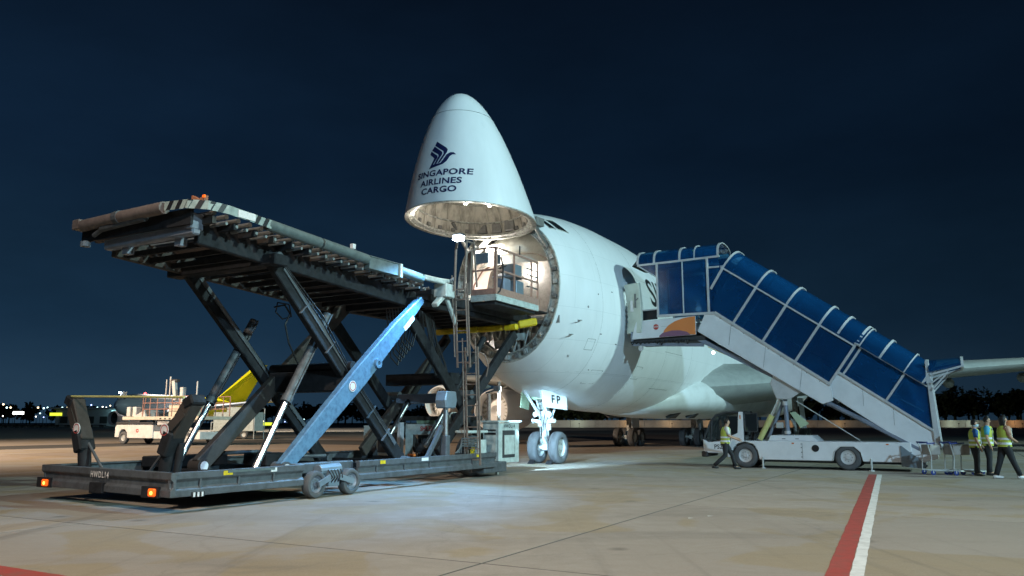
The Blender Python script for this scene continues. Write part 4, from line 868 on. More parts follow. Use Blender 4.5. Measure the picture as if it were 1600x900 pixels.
P('side_opening', MB().box(1.742, 1.755, 1.1, 1.9, .50, 1.35), 'stair_dark', bx); P('side_door', MB().box(1.755, 1.77, 1.2, 1.85, .6, 1.2), 'loader_white', bx)
lettering(text2d('HWDL14', .17, .95, .003, 1.2), (1.746, 1.55, 1.48), (0, 1, 0), (0, 0, 1), 'black_print', LD, bx, label='black stencilled number')
P('box_leg', MB().box(1.6, 1.68, .9, .98, .0, .34), 'rim', bx)
P('front_beam', MB().box(1.0, 2.1, -.6, .75, .12, .42), 'loader_grey', bev=.02)
P('valve_rack', MB().box(2.0, 2.15, -1.0, -.55, .5, 1.1).tube((2.1, -.9, 1.1), (2.1, -.9, 1.35), .05), 'loader_white', bev=.02)
for k in range(4): P('side_pipe', MB().path([(2.12, -2.2+.1*k, .75), (2.14, -1.9, .95+.07*k), (2.1, -1.0, .9+.07*k)], .02, 6), 'loader_grey')
P('stack_pipe', MB().tube((1.3, 1.0, 1.6), (1.3, 1.0, 2.5), .06).tube((1.5, 1.3, 1.6), (1.5, 1.3, 2.9), .05), 'ladder_paint')

# ================================================================== passenger stairs truck
SS, SW = 8.40, 2.0                               # near side, width
ST = Thing('stair_truck', 'white passenger stair truck with blue glazed canopy docked at the forward door', 'stair truck', base=(9.5, 9.4, 0))
def Q(name, mb, m='stair_white', parent=None, bev=0.0, smooth=False, label=None): return mb.build(name, m, ST, parent, smooth=smooth, bevel=bev, label=label)
S1 = SS+SW
# chassis and cab
ch = Q('chassis', MB().prism([(7.95, SS+.02, .95), (12.95, SS+.02, .95), (12.95, SS+.02, .30), (11.48, SS+.02, .30), (11.42, SS+.02, .62), (11.22, SS+.02, .80), (10.78, SS+.02, .80), (10.58, SS+.02, .62), (10.52, SS+.02, .30), (8.08, SS+.02, .30), (8.02, SS+.02, .62), (7.95, SS+.02, .72)], (0, SW-.04, 0)), 'stair_white', bev=.02)
Q('wheel_arch', MB().path([(10.52, SS+.015, .32), (10.58, SS+.015, .62), (10.78, SS+.015, .80), (11.22, SS+.015, .80), (11.42, SS+.015, .62), (11.48, SS+.015, .32)], .02, 6), 'stair_frame', ch)
Q('under_frame', MB().box(8.0, 12.8, SS+.3, S1-.3, .22, .45), 'stair_dark')
for l in (7.58, 11.0):
    for s in (SS+.16, S1-.16): wheel((l, s, .43), (0, 1, 0), .43, .26, ST, rm='stair_frame', rimr=.55)
for l, h in ((9.55, .62), ): Q('panel_gap', MB().box(l-.004, l+.004, SS+.012, SS+.02, .36, .90), 'seam', ch)
for z in (.42, .58, .74, .86): Q('panel_hinge', MB().box(9.50, 9.54, SS+.005, SS+.02, z-.012, z+.012), 'seam', ch)
Q('filler_cap', MB().lathe((9.98, SS+.02, .72), (0, -1, 0), [(0, .12), (.02, .12), (.02, .001)], 16), 'black_print', ch)
for l in (8.9, 9.35): Q('lid_slot', MB().box(l-.06, l+.06, SS+.24, SS+.25, 1.02, 1.04), 'black_print')
Q('hydraulic_lid', MB().prism([(8.35, SS+.25, .95), (10.05, SS+.25, .95), (9.85, SS+.25, 1.15), (8.45, SS+.25, 1.15)], (0, SW-.5, 0)), 'stair_white', bev=.02)
Q('front_fender', MB().prism([(6.95, SS+.02, .95), (7.98, SS+.02, .95), (7.98, SS+.02, .72), (7.86, SS+.02, .84), (7.58, SS+.02, .92), (7.3, SS+.02, .84), (7.14, SS+.02, .66), (7.1, SS+.02, .36), (6.95, SS+.02, .36)], (0, SW-.04, 0)), 'stair_white', bev=.02)
cab = Q('cab', MB().prism([(6.08, SS+.06, .50), (6.95, SS+.06, .50), (6.95, SS+.06, .92), (6.9, SS+.06, .95), (6.25, SS+.06, .88), (6.05, SS+.06, 1.02)], (0, 1.5, 0)), 'stair_white', bev=.03)
lettering(text2d('PS2', .22, .95, .003), (6.62, SS+.052, .72), (1, 0, 0), (0, 0, 1), 'black_print', ST, cab, label='black fleet letters PS2')
Q('cab_bumper', MB().box(6.0, 6.22, SS+.02, SS+1.5, .36, .56), 'stair_dark', bev=.03)
fr_ = [(6.10, .98), (6.35, 1.60), (6.55, 1.85), (6.95, 1.96), (7.55, 1.98)]
for s in (SS+.08, SS+1.5):
    Q('cab_pillar', MB().path([(a, s, b) for a, b in fr_] + [(7.55, s, .95)], .04, 8).tube((6.35, s, .92), (6.42, s, 1.7), .03), 'stair_dark')
Q('cab_roof', MB().loft([[(a, SS+.06, b+.03), (a, SS+1.54, b+.03), (a, SS+1.54, b-.03), (a, SS+.06, b-.03)] for a, b in fr_[2:]], cap0=True, cap1=True), 'stair_dark', bev=.01)
Q('windscreen', MB().loft([[(a, SS+.1, b) for a, b in fr_[:3]], [(a, SS+1.48, b) for a, b in fr_[:3]]], closed=False), 'window_dark')
mat('cab_glass', (0.10, 0.12, 0.12), 0.05, trans=0.75, spec=0.5)
Q('cab_door', MB().prism([(7.22, SS+.03, .92), (7.56, SS+.03, .92), (7.56, SS+.03, 1.98), (7.40, SS+.03, 1.98), (7.34, SS+.03, 1.22), (7.1, SS+.03, 1.12), (7.1, SS+.03, .92)], (0, .05, 0)), 'stair_white', bev=.01)
Q('door_window', MB().box(7.05, 7.36, SS+.045, SS+.06, 1.2, 1.82), 'window_dark')
Q('side_window', MB().add([(6.2, SS+.08, 1.0), (7.05, SS+.08, .98), (7.05, SS+.08, 1.9), (6.62, SS+.08, 1.84), (6.38, SS+.08, 1.6)], [(0, 1, 2, 3, 4)]), 'cab_glass')
Q('door_trim', MB().box(7.44, 7.48, SS+.022, SS+.03, 1.72, 1.86), 'orange')
Q('wing_panel', MB().box(7.62, 8.05, SS+.05, SS+.08, 1.28, 1.90), 'window_dark', bev=.01); Q('panel_frame', MB().path([(7.62, SS+.06, 1.28), (8.05, SS+.06, 1.28), (8.05, SS+.06, 1.92), (7.62, SS+.06, 1.92), (7.62, SS+.06, 1.28)], .02, 6), 'stair_dark')
Q('seat', MB().box(6.75, 7.2, SS+.4, SS+.9, .95, 1.1).box(7.1, 7.25, SS+.4, SS+.9, 1.1, 1.6), 'stair_dark', bev=.03)
Q('steering_column', MB().tube((6.45, SS+.65, .95), (6.6, SS+.65, 1.3), .03).path([(6.58+.06*math.sin(a), SS+.65+.18*math.cos(a), 1.32+.16*math.sin(a)) for a in [2*math.pi*k/14 for k in range(15)]], .014, 6), 'stair_dark')
# lower stair sections: two sloped boxes, the outer over the inner
def sl(l, dz=0.0): return 5.62 - 0.715*(l-6.75) + dz          # sill line of the upper section
def sl2(l, dz=0.0): return 3.20 - 0.715*(l-11.0) + dz         # sill line of the lower section
up_ = MB().prism([(6.35, SS, 5.66), (6.80, SS, 5.62), (10.62, SS, sl(10.62)), (10.66, SS, 2.34), (10.30, SS, 2.22), (6.02, SS, 4.98)], (0, .06, 0))
Q('side_panel', up_, 'stair_white', bev=.015); Q('side_panel', MB().prism([(6.35, S1-.06, 5.66), (6.80, S1-.06, 5.62), (10.62, S1-.06, sl(10.62)), (10.66, S1-.06, 2.34), (10.30, S1-.06, 2.22), (6.02, S1-.06, 4.98)], (0, .06, 0)), 'stair_white', bev=.015)
for s in (SS+.12, S1-.18):
    Q('side_panel', MB().prism([(10.4, s, sl2(10.4)), (13.60, s, sl2(13.60)), (13.72, s, 1.15), (13.60, s, .62), (12.95, s, .60), (12.7, s, .98), (10.4, s, 2.62)], (0, .06, 0)), 'stair_white', bev=.015)
Q('coaming', MB().beam((6.72, SS-.015, 5.66), (10.62, SS-.015, sl(10.62)+.03), .09, .06, up=(0, 1, 0)), 'stair_frame'); Q('coaming', MB().beam((10.66, SS+.1, sl2(10.66)+.02), (13.6, SS+.1, sl2(13.6)+.02), .08, .06, up=(0, 1, 0)), 'stair_frame')
for s in (SS+.25, S1-.25):
    Q('stair_rail_beam', MB().beam((6.0, s, 4.72), (13.0, s, .86), .16, .22, up=(0, 1, 0)), 'stair_beam', bev=.01)
    Q('stair_rail_beam', MB().beam((9.2, s-.1, 3.0), (13.2, s-.1, .72), .10, .12, up=(0, 1, 0)), 'stair_beam', bev=.01)
for k in range(26):
    l = 6.95+k*.265; z = 4.98-k*.176; Q('tread', MB().box(l-.14, l+.14, SS+.2, S1-.2, z-.04, z), 'step')
Q('soffit', MB().prism([(6.1, SS+.3, 4.78), (13.1, SS+.3, .80), (13.1, SS+.3, .76), (6.1, SS+.3, 4.70)], (0, SW-.6, 0)), 'stair_dark')
Q('warning_strip', MB().beam((6.35, SS+.22, 4.40), (7.0, SS+.22, 4.08), .02, .10, up=(0, 1, 0)), 'yellow')
Q('soffit_lamp', MB().lathe((6.55, SS+.2, 4.18), (0, -1, -.3), [(0, .06), (.03, .06), (.03, .001)], 12), 'lamp_small')
# front landing platform
front = Q('platform_panel', MB().prism([(3.42, SS-.02, 4.80), (5.98, SS-.02, 4.86), (5.98, SS-.02, 5.58), (3.62, SS-.02, 5.50), (3.50, SS-.02, 5.20)], (0, .05, 0)), 'stair_white', bev=.02)
Q('platform_panel', MB().prism([(3.42, S1, 4.80), (5.98, S1, 4.86), (5.98, S1, 5.58), (3.62, S1, 5.50), (3.50, S1, 5.20)], (0, .05, 0)), 'stair_white', bev=.02)
def front_print(pts, m, off, label=None): Q('painted_arc', MB().add([(a, SS-.022-off, b) for a, b in pts], [tuple(range(len(pts)))]), m, front, label=label)
arc = [(5.97, 4.87), (5.97, 5.56)] + [(5.97-1.30*math.sin(a), 4.87+.69*math.cos(a)) for a in [R(8), R(22), R(38), R(54), R(70), R(84)]]
front_print(arc, 'orange_print', .002, 'orange painted arc')
front_print([(4.55, 4.835), (5.75, 4.86)] + [(5.15+.62*math.cos(a), 4.85+.22*math.sin(a)) for a in [R(10), R(40), R(70), R(100), R(140), R(170)]], 'purple_print', .004, 'dull purple painted arc')
c = Vector((4.42, SS-.024, 5.24)); Q('round_emblem', MB().lathe(c, (0, -1, 0), [(0, .11), (.002, .11), (.002, .001)], 20), 'red_print', front, label='round dark red emblem')
lettering(text2d('SATS', .085, 1.1, .002), (4.42, SS-.030, 5.24), (1, 0, 0), (0, 0, 1), 'stair_white', ST, front)
Q('name_line', MB().box(4.62, 4.95, SS-.0235, SS-.021, 5.225, 5.25), 'stair_frame', front)
Q('platform_floor', MB().box(3.5, 6.4, SS+.05, S1, 5.02, 5.12), 'step'); Q('platform_frame', MB().box(3.35, 6.3, SS+.1, S1-.1, 4.66, 4.84), 'stair_dark', bev=.02)
Q('front_fascia', MB().box(3.38, 3.46, SS, S1, 4.74, 5.10), 'stair_beam'); 
for k in range(14): Q('buffer_hose', MB().path([(3.35+.17*k, SS+.06, 4.72), (3.42+.17*k, SS+.02, 4.60+rnd.uniform(-.08, .04)), (3.50+.17*k, SS+.06, 4.70)], .025, 6), 'hose')
Q('front_wheel', MB().tube((3.75, SS+.05, 4.45), (3.75, SS+.12, 4.45), .10, 14), 'stair_frame')
Q('platform_arm', MB().beam((3.4, SS+.15, 4.62), (6.2, SS+.15, 4.48), .12, .18, up=(0, 1, 0)), 'stair_beam')
Q('end_gate', MB().path([(3.72, SS+.02, 5.5), (3.86, SS+.02, 5.92), (4.5, SS+.02, 5.94)], .03, 6), 'stair_frame'); Q('gate_pane', MB().add([(3.78, SS+.02, 5.52), (3.88, SS+.02, 5.9), (4.48, SS+.02, 5.92), (4.48, SS+.02, 5.55)], [(0, 1, 2, 3)]), 'window_dark')
# ---- canopy: posts, panes, vaulted roof
def post(p, q, w=.075): return Q('canopy_post', MB().beam(p, q, w, w, up=(0, 1, 0)), 'stair_frame', bev=.006)
def pane(pts, name='canopy_pane'): return Q(name, MB().add(pts, [tuple(range(len(pts)))]), 'blue_pane')
EV = 7.74                                       # eave height of the level part
for s in (SS, S1):
    for l in (4.52, 5.53, 6.50): post((l, s, 5.64), (l, s, EV), .08 if l != 5.53 else .045)
    Q('eave_rail', MB().beam((3.72, s, EV-.02), (6.98, s, EV+.04), .07, .07), 'stair_frame'); Q('sill_rail', MB().beam((4.48, s, 5.66), (6.70, s, 5.64), .09, .09), 'stair_frame')
    for a, b in ((4.55, 5.50), (5.56, 6.46)): pane([(a, s+.02, 5.70), (b, s+.02, 5.70), (b, s+.02, EV-.04), (a, s+.02, EV-.04)])
    pane([(6.54, s+.02, 5.62), (7.0, s+.02, 7.3), (6.9, s+.02, EV), (6.54, s+.02, EV)])
    post((6.50, s, 7.38), (6.95, s, 7.38), .06)
def vault(fr, h, lo=0, hi=180, n=14):
    """roof arch from near to far eave in the plane of frame fr: fr=(eave point (l,z), up vector (dl,dz))"""
    (el, ez), (ul, uz) = fr; out = []
    for k in range(n+1):
        a = R(lo+(hi-lo)*k/n); x = math.cos(a); y = math.sin(a)
        x = math.copysign(abs(x)**.8, x); y = abs(y)**.8
        out.append((el+ul*h*y, SS+SW/2-(SW/2+.03)*x, ez+uz*h*y))
    return out
def rib(fr, h, r=.05, m='stair_frame'):
    pts = vault(fr, h, n=18); pt2 = vault(fr, h+.035, n=18); d = Vector((fr[1][1], 0, -fr[1][0]))*r
    mb = MB().loft([[Vector(p)-d, Vector(q)-d, Vector(q)+d, Vector(p)+d] for p, q in zip(pts, pt2)], cap0=True, cap1=True); return Q('roof_rib', mb, m)
def roofpane(f0, f1, h): return Q('roof_pane', MB().loft([vault(f0, h), vault(f1, h)], closed=False), 'blue_pane', smooth='all')
flat = [((l, EV+.02+(l-3.72)*.018), (0, 1)) for l in (3.74, 4.42, 5.44, 6.02, 6.92)]
for f_ in flat: rib(f_, .60, .045 if f_[0][0] != 6.02 else .025)
for a, b in zip(flat, flat[1:]): roofpane(a, b, .59)
Q('canopy_hood', MB().add([(3.74, SS, EV), (3.40, SS+.25, EV+.02), (3.40, S1-.25, EV+.02), (3.74, S1, EV), (3.74, S1-.3, EV+.42), (3.74, SS+.3, EV+.42)], [(0, 1, 5), (1, 2, 4, 5), (2, 3, 4)]), 'stair_dark')
Q('hood_brace', MB().tube((3.74, SS, EV-.02), (4.5, SS, EV-.55), .03, 6), 'stair_frame'); pane([(3.76, SS+.02, EV-.05), (4.48, SS+.02, EV-.05), (4.48, SS+.02, EV-.54)], 'hood_pane')
UP = (0.575, 0.818)
def slopeframe(l_sill, zf, hgt): return ((l_sill+UP[0]*hgt, zf(l_sill)+UP[1]*hgt), UP)
WH = 1.57
fr1 = [slopeframe(l, sl, WH) for l in (6.18, 7.36, 8.38, 9.46, 10.56)]
for s in (SS, S1):
    for l in (7.36, 8.38, 9.46, 10.56): post((l, s, sl(l)), (l+UP[0]*WH, s, sl(l)+UP[1]*WH), .085)
    post((6.60, s, 6.55), fr1[0] and (fr1[0][0][0], s, fr1[0][0][1]), .085)
    Q('eave_rail', MB().beam((fr1[0][0][0], s, fr1[0][0][1]), (fr1[-1][0][0], s, fr1[-1][0][1]), .06, .06, up=(0, 1, 0)), 'stair_frame')
    ls = [6.18, 7.36, 8.38, 9.46, 10.56]
    for a, b in zip(ls, ls[1:]):
        a_ = max(a, 6.62)
        p = [(a_, s+.02, sl(a_)), (b, s+.02, sl(b)), (b+UP[0]*WH, s+.02, sl(b)+UP[1]*WH), (a+UP[0]*WH, s+.02, sl(a)+UP[1]*WH)]
        if a < 6.6: p = p + [(6.62, s+.02, 6.55)]
        pane(p)
for f_ in fr1: rib(f_, .86, .04)
for a, b in zip(fr1, fr1[1:]): roofpane(a, b, .84)
# lower, narrower canopy section
WH2 = 1.14
def sf2(l): return ((l+UP[0]*WH2, sl2(l)+UP[1]*WH2), UP)
ls2 = [10.62, 11.35, 11.98, 12.62, 13.02]
s_off = .08
for s in (SS+.1, S1-.1):
    for l in (11.0, 12.28): post((l, s, sl2(l)), (l+UP[0]*WH2, s, sl2(l)+UP[1]*WH2), .075)
    Q('eave_rail', MB().beam((sf2(10.2)[0][0], s, sf2(10.2)[0][1]), (13.58, s, sf2(10.2)[0][1]-.715*(13.58-sf2(10.2)[0][0])), .05, .05, up=(0, 1, 0)), 'stair_frame')
    for a, b in ((10.3, 11.0), (11.0, 12.28)):
        pane([(a, s+.02, sl2(a)), (b, s+.02, sl2(b)), (b+UP[0]*WH2, s+.02, sl2(b)+UP[1]*WH2), (a+UP[0]*WH2, s+.02, sl2(a)+UP[1]*WH2)])
    e_ = sf2(12.28)[0]; ze = e_[1]-.715*(13.6-e_[0])
    pane([(12.28, s+.02, sl2(12.28)), (13.60, s+.02, sl2(13.60)), (13.60, s+.02, ze), (e_[0], s+.02, e_[1])])
    Q('end_post', MB().beam((13.74, s, .78), (13.60, s, 3.60), .20, .12, up=(0, 1, 0), a2=.12, b2=.10), 'stair_frame', bev=.01)
for s in (SS-.03, S1+.03): Q('slide_brace', MB().beam((fr1[-1][0][0], s, fr1[-1][0][1]+.1), (11.62, s, 4.20), .05, .05, up=(0, 1, 0)), 'stair_frame'); 
f2 = [sf2(l) for l in (10.30, 10.95, 11.55, 12.25, 12.78)]
for k, f_ in enumerate(f2): rib(f_, .77, .04 if k in (0, 2, 4) else .022)
for a, b in zip(f2, f2[1:]): roofpane(a, b, .75)
endf = ((13.60, 2.86), (0, 1)); rib(endf, .80, .05); roofpane(f2[-1], endf, .78)
Q('awning', MB().loft([vault(((13.64, 3.22), (0, 1)), .44), vault(((14.62, 3.42), (0, 1)), .30)], closed=False), 'blue_pane'); rib(((14.62, 3.42), (0, 1)), .30, .04)
for s in (SS, S1):
    Q('awning_arm', MB().beam((13.66, s, 3.14), (14.64, s, 3.40), .06, .07, up=(0, 1, 0)), 'stair_frame'); Q('awning_arm', MB().beam((13.7, s, 2.65), (14.2, s, 3.22), .05, .05, up=(0, 1, 0)), 'stair_frame')
    Q('awning_arm', MB().beam((13.68, s, 2.85), (14.1, s, 3.18), .04, .04, up=(0, 1, 0)), 'stair_frame')
Q('awning_end', MB().box(14.58, 14.66, SS-.02, S1+.02, 3.36, 3.46), 'stair_frame')
# stair foot, jacks, lift rams
Q('foot_panel', MB().prism([(12.9, SS+.1, .90), (13.70, SS+.1, 1.1), (13.72, SS+.1, .45), (13.2, SS+.1, .28), (12.6, SS+.1, .30)], (0, .05, 0)), 'stair_white', bev=.01)
fs_ = Q('foot_steps', MB().prism([(12.62, SS-.02, .84), (12.66, SS-.02, .84), (13.4, SS-.02, .22), (13.30, SS-.02, .12), (12.62, SS-.02, .18)], (0, .04, 0)), 'steel_blue')
for k in range(3): Q('step_tread', MB().box(12.75+.2*k, 12.95+.2*k, SS, S1-.3, .62-.17*k, .65-.17*k), 'step')
for l in (8.2, 11.72): Q('jack_leg', MB().tube((l, SS+.0, .0), (l, SS+.0, .4), .035, 8).lathe((l, SS, 0), (0, 0, 1), [(0, .001), (0, .09), (.03, .09), (.03, .03)], 12), 'rim')
Q('ram_bracket', MB().prism([(8.55, SS+.12, 2.98), (8.75, SS+.12, 2.42), (9.2, SS+.12, 2.40), (9.6, SS+.12, 2.66), (9.4, SS+.12, 2.9), (8.7, SS+.12, 3.32)], (0, .06, 0)), 'stair_frame', bev=.02)
rm = Q('lift_ram', MB().tube((8.05, SS+.35, 1.0), (8.52, SS+.35, 1.85), .105, 14), 'hydraulic_yellow', smooth=True); Q('ram_rod', MB().tube((8.52, SS+.35, 1.85), (8.85, SS+.35, 2.5), .055, 12), 'chrome', rm, smooth=True)
Q('lift_leg', MB().tube((9.05, SS+.35, 1.05), (9.0, SS+.35, 2.45), .08, 12).tube((8.3, SS+.5, 1.0), (8.95, SS+.5, 2.4), .06, 10), 'stair_beam', smooth=True)
Q('lift_collar', MB().tube((9.04, SS+.35, 1.2), (9.03, SS+.35, 1.3), .11, 12).tube((9.0, SS+.35, 2.2), (9.0, SS+.35, 2.35), .10, 12), 'stair_frame')
Q('ram_valve', MB().box(8.65, 8.9, SS+.3, SS+.5, 1.4, 1.6), 'rim', bev=.02)
Q('belly_flap', MB().prism([(9.1, SS+.5, 1.95), (9.3, SS+.5, 1.98), (9.75, SS+.5, 1.55), (9.45, SS+.5, 1.40)], (0, .04, .0)), 'primer_green', bev=.01)
for k in range(4): Q('hydraulic_hose', MB().path([(7.75+.08*k, SS+.3, .95), (7.85+.06*k, SS+.25, 1.25), (7.95+.05*k, SS+.3, 1.05)], .014, 6), 'hose')
Q('stay_rod', MB().tube((9.4, SS+.2, 2.35), (11.4, SS+.2, 1.0), .018, 6), 'rim')

# ================================================================== people
mat('skin', (0.42, 0.25, 0.17), 0.55, spec=0.3); mat('hair', (0.012, 0.010, 0.009), 0.5); mat('trousers', (0.016, 0.017, 0.02), 0.8, dirt=.3)
mat('hivis', (0.42, 0.48, 0.07), 0.7, dirt=.2); mat('reflective', (0.68, 0.70, 0.70), 0.35); mat('blue_shirt', (0.02, 0.11, 0.36), 0.8); mat('pale_shirt', (0.55, 0.56, 0.52), 0.8)
mat('cyan_shirt', (0.05, 0.28, 0.42), 0.8); mat('white_shoe', (0.72, 0.72, 0.70), 0.6); mat('black_shoe', (0.015, 0.015, 0.015), 0.5); mat('mask', (0.45, 0.58, 0.62), 0.8)
def oval(c, rx, ry, n=16): return [(c[0]+rx*math.cos(2*math.pi*i/n), c[1]+ry*math.sin(2*math.pi*i/n), c[2]) for i in range(n)]
def limb(pts, n=10):
    """pts: (x, y, z, r) -> rings square to the path"""
    rings = []
    for i, p in enumerate(pts):
        a = Vector(pts[max(0, i-1)][:3]); b = Vector(pts[min(len(pts)-1, i+1)][:3]); d = (b-a).normalized()
        u = d.cross(Vector((0, 1, 0.01))).normalized(); v = u.cross(d)
        rings.append([Vector(p[:3])+(u*math.cos(2*math.pi*k/n)+v*math.sin(2*math.pi*k/n))*p[3] for k in range(n)])
    return rings
def person(label, loc, rz, J, shirt, sleeve='long', vest=True, shoe='black_shoe', hair='short', scale=1.0, mask=False):
    """J: joints (x forward, y left, z up): hipL/R kneeL/R footL/R elbL/R handL/R, lean"""
    t = Thing('person', label, 'person', loc, own=True, rz=rz); t.o.scale = (scale,)*3
    ln = J.get('lean', 0.0); tw = J.get('head', (0.02, 0.0))
    pel, chest, neck = Vector((0, 0, .95)), Vector((ln*.6, 0, 1.30)), Vector((ln, 0, 1.47)); hd = Vector((ln+tw[0], tw[1], 1.62))
    V, E, RD = [], [], []
    def v(p, r, par=None):
        V.append(tuple(p)); RD.append(r); i = len(V)-1
        if par is not None: E.append((par, i))
        return i
    p0 = v(pel, .13); p1 = v((ln*.3, 0, 1.12), .12, p0); p2 = v(chest, .135, p1); p3 = v(neck, .065, p2)
    p4 = v(hd+Vector((-.01, 0, -.07)), .062, p3); p5 = v(hd+Vector((0, 0, .02)), .092, p4); v(hd+Vector((-.005, 0, .10)), .062, p5); v(hd+Vector((.085, 0, -.015)), .018, p5)
    for sd, sg in (('L', 1), ('R', -1)):
        sh = v((ln*.85, sg*.175, 1.40), .062, p2); el, ha = Vector(J['elb'+sd]), Vector(J['hand'+sd]); e = v(el, .045, sh); wr = v(el.lerp(ha, .92), .03, e)
        d = (ha-el).normalized(); sdv = d.cross(Vector((0, 0, 1))); sdv = sdv.normalized() if sdv.length > .1 else Vector((1, 0, 0)); dn = d.cross(sdv)
        pm = v(ha+d*.05, .033, wr)
        for k, (o_, L_) in enumerate(((-.03, .065), (-.01, .078), (.01, .074), (.03, .058))):
            f1 = v(ha+d*(.09+L_*.4)+sdv*o_, .009, pm); v(ha+d*(.09+L_)+sdv*o_+dn*.018, .008, f1)
        th1 = v(ha+d*.05+sdv*-.045+dn*.02, .011, pm); v(ha+d*.09+sdv*-.055+dn*.03, .009, th1)
        h = v((0, sg*.09, .88), .10, p0); k_ = v(J['knee'+sd], .058, h); an = v(Vector(J['foot'+sd])+Vector((0, 0, .09)), .042, k_)
        ft = J.get('toe'+sd, (.17, 0, .0)); v(Vector(J['foot'+sd])+Vector(ft)+Vector((0, 0, .035)), .035, an)
    me = bpy.data.meshes.new('body'); me.from_pydata(V, E, []); o = bpy.data.objects.new('body', me); sc.collection.objects.link(o); o.parent = t.o
    md = o.modifiers.new('skin', 'SKIN'); md.use_smooth_shade = True
    for i, r in enumerate(RD): me.skin_vertices[0].data[i].radius = (r, r)
    me.skin_vertices[0].data[0].use_root = True
    o.modifiers.new('subsurf', 'SUBSURF').levels = 1; o.modifiers['subsurf'].render_levels = 1
    me.materials.append(MATS['skin'])
    # clothes
    tor = [(0, .90, .150, .185), (ln*.2, 1.02, .135, .175), (ln*.4, 1.15, .138, .180), (ln*.65, 1.30, .150, .205), (ln*.85, 1.40, .125, .205), (ln, 1.455, .085, .10)]
    MB().loft([oval((x, 0, z), a, b) for x, z, a, b in tor], cap1=True).build('shirt', shirt, t, smooth='all')
    for sd, sg in (('L', 1), ('R', -1)):
        s0 = Vector((ln*.85, sg*.185, 1.40)); el, ha = Vector(J['elb'+sd]), Vector(J['hand'+sd]); e2 = s0.lerp(el, .75)
        pts = [(*(s0-Vector((0, sg*.08, -.02))), .065), (*s0, .085), (*s0.lerp(el, .5), .068), (*(el if sleeve == 'long' else e2), .058)]
        if sleeve == 'long': pts += [(*el.lerp(ha, .5), .05), (*el.lerp(ha, .9), .042)]
        MB().loft(limb(pts), cap0=True, cap1=True).build('sleeve', shirt, t, smooth='all')
        hp = Vector((0, sg*.09, .90)); kn, fo = Vector(J['knee'+sd]), Vector(J['foot'+sd]); an = fo+Vector((0, 0, .09))
        MB().loft(limb([(*(hp+Vector((0, 0, .08))), .10), (*hp, .118), (*hp.lerp(kn, .5), .10), (*kn, .078), (*kn.lerp(an, .5), .072), (*kn.lerp(an, .98), .068)], 12), cap0=True, cap1=True).build('trouser_leg', 'trousers', t, smooth='all')
        ft = Vector(J.get('toe'+sd, (.17, 0, .0)))
        sh_ = [fo-ft.normalized()*.08+Vector((0, 0, .05)), fo+Vector((0, 0, .055)), fo+ft*.6+Vector((0, 0, .045)), fo+ft*1.15+Vector((0, 0, .035))]
        w_ = (.040, .052, .048, .028); sd_ = Vector((-ft.y, ft.x, 0)).normalized()
        MB().loft([[p+sd_*w*math.cos(2*math.pi*k/10)+Vector((0, 0, max(-p.z+(fo.z if ft.z == 0 else p.z-.04), w*.95*math.sin(2*math.pi*k/10)))) for k in range(10)] for p, w in zip(sh_, w_)], cap0=True, cap1=True).build('shoe', shoe, t, smooth='all')
    MB().loft([oval((0, 0, z), a, b) for z, a, b in ((.82, .12, .17), (.90, .155, .19), (1.0, .142, .182))]).build('waistband', 'trousers', t, smooth='all')
    if vest:
        vv = [(0, .88, .172, .205), (ln*.2, 1.02, .158, .196), (ln*.4, 1.15, .160, .20), (ln*.65, 1.30, .170, .222), (ln*.85, 1.41, .14, .17), (ln, 1.46, .10, .105)]
        ve = MB().loft([oval((x, 0, z), a, b, 20) for x, z, a, b in vv]).build('safety_vest', 'hivis', t, smooth='all')
        for z in (.97, 1.10): MB().loft([oval((ln*.33*(z-.9)/.2, 0, z+dz), .166, .205, 20) for dz in (-.028, .028)]).build('reflective_band', 'reflective', t, ve)
        for sg in (-1, 1): MB().beam((ln*.4+.162, sg*.10, 1.0), (ln*.8+.14, sg*.11, 1.40), .05, .012, up=(1, 0, 0)).build('reflective_band', 'reflective', t, ve)
    # hair, face
    hr = MB(); rg_ = []
    for k in range(8):
        a = R(-25+115*k/7); rg_.append([tuple(hd+Vector((-.012+(.108*math.cos(a))*math.cos(b)-(.03 if math.cos(b) > .3 and a < .9 else 0), .098*math.cos(a)*math.sin(b), .02+.125*math.sin(a) if not (math.cos(b) > .35 and a < .6) else .085+.03*math.sin(a)))) for b in [2*math.pi*i/18 for i in range(18)]])
    hr.loft(rg_, cap1=True)
    if hair == 'bun': hr.lathe(hd+Vector((-.12, 0, .04)), (0, 0, 1), [(-.09, .01), (-.06, .06), (0, .08), (.06, .06), (.09, .01)], 12)
    if hair == 'long': hr.loft([oval(hd+Vector((-.05, 0, z)), a, b, 14) for z, a, b in ((.06, .07, .10), (-.04, .075, .105), (-.14, .06, .09), (-.20, .03, .06))], cap1=True)
    hr.build('hair', 'hair', t, smooth='all')
    for sg in (-1, 1):
        MB().lathe(hd+Vector((.078, sg*.033, .015)), (1, 0, 0), [(0, .012), (.008, .010), (.01, .001)], 8).build('eye', 'black_print', t); MB().lathe(hd+Vector((-.005, sg*.09, 0)), (0, sg, 0), [(0, .022), (.012, .026), (.014, .001)], 10).build('ear', 'skin', t, smooth='all')
    if mask: MB().loft([oval(hd+Vector((.012, 0, z)), a, b, 16) for z, a, b in ((-.10, .05, .05), (-.075, .088, .068), (-.03, .098, .082), (-.01, .09, .08))]).build('face_mask', 'mask', t, smooth='all')
    else: MB().beam(hd+Vector((.083, -.022, -.055)), hd+Vector((.083, .022, -.055)), .008, .01).build('mouth', 'red_print', t)
    return t
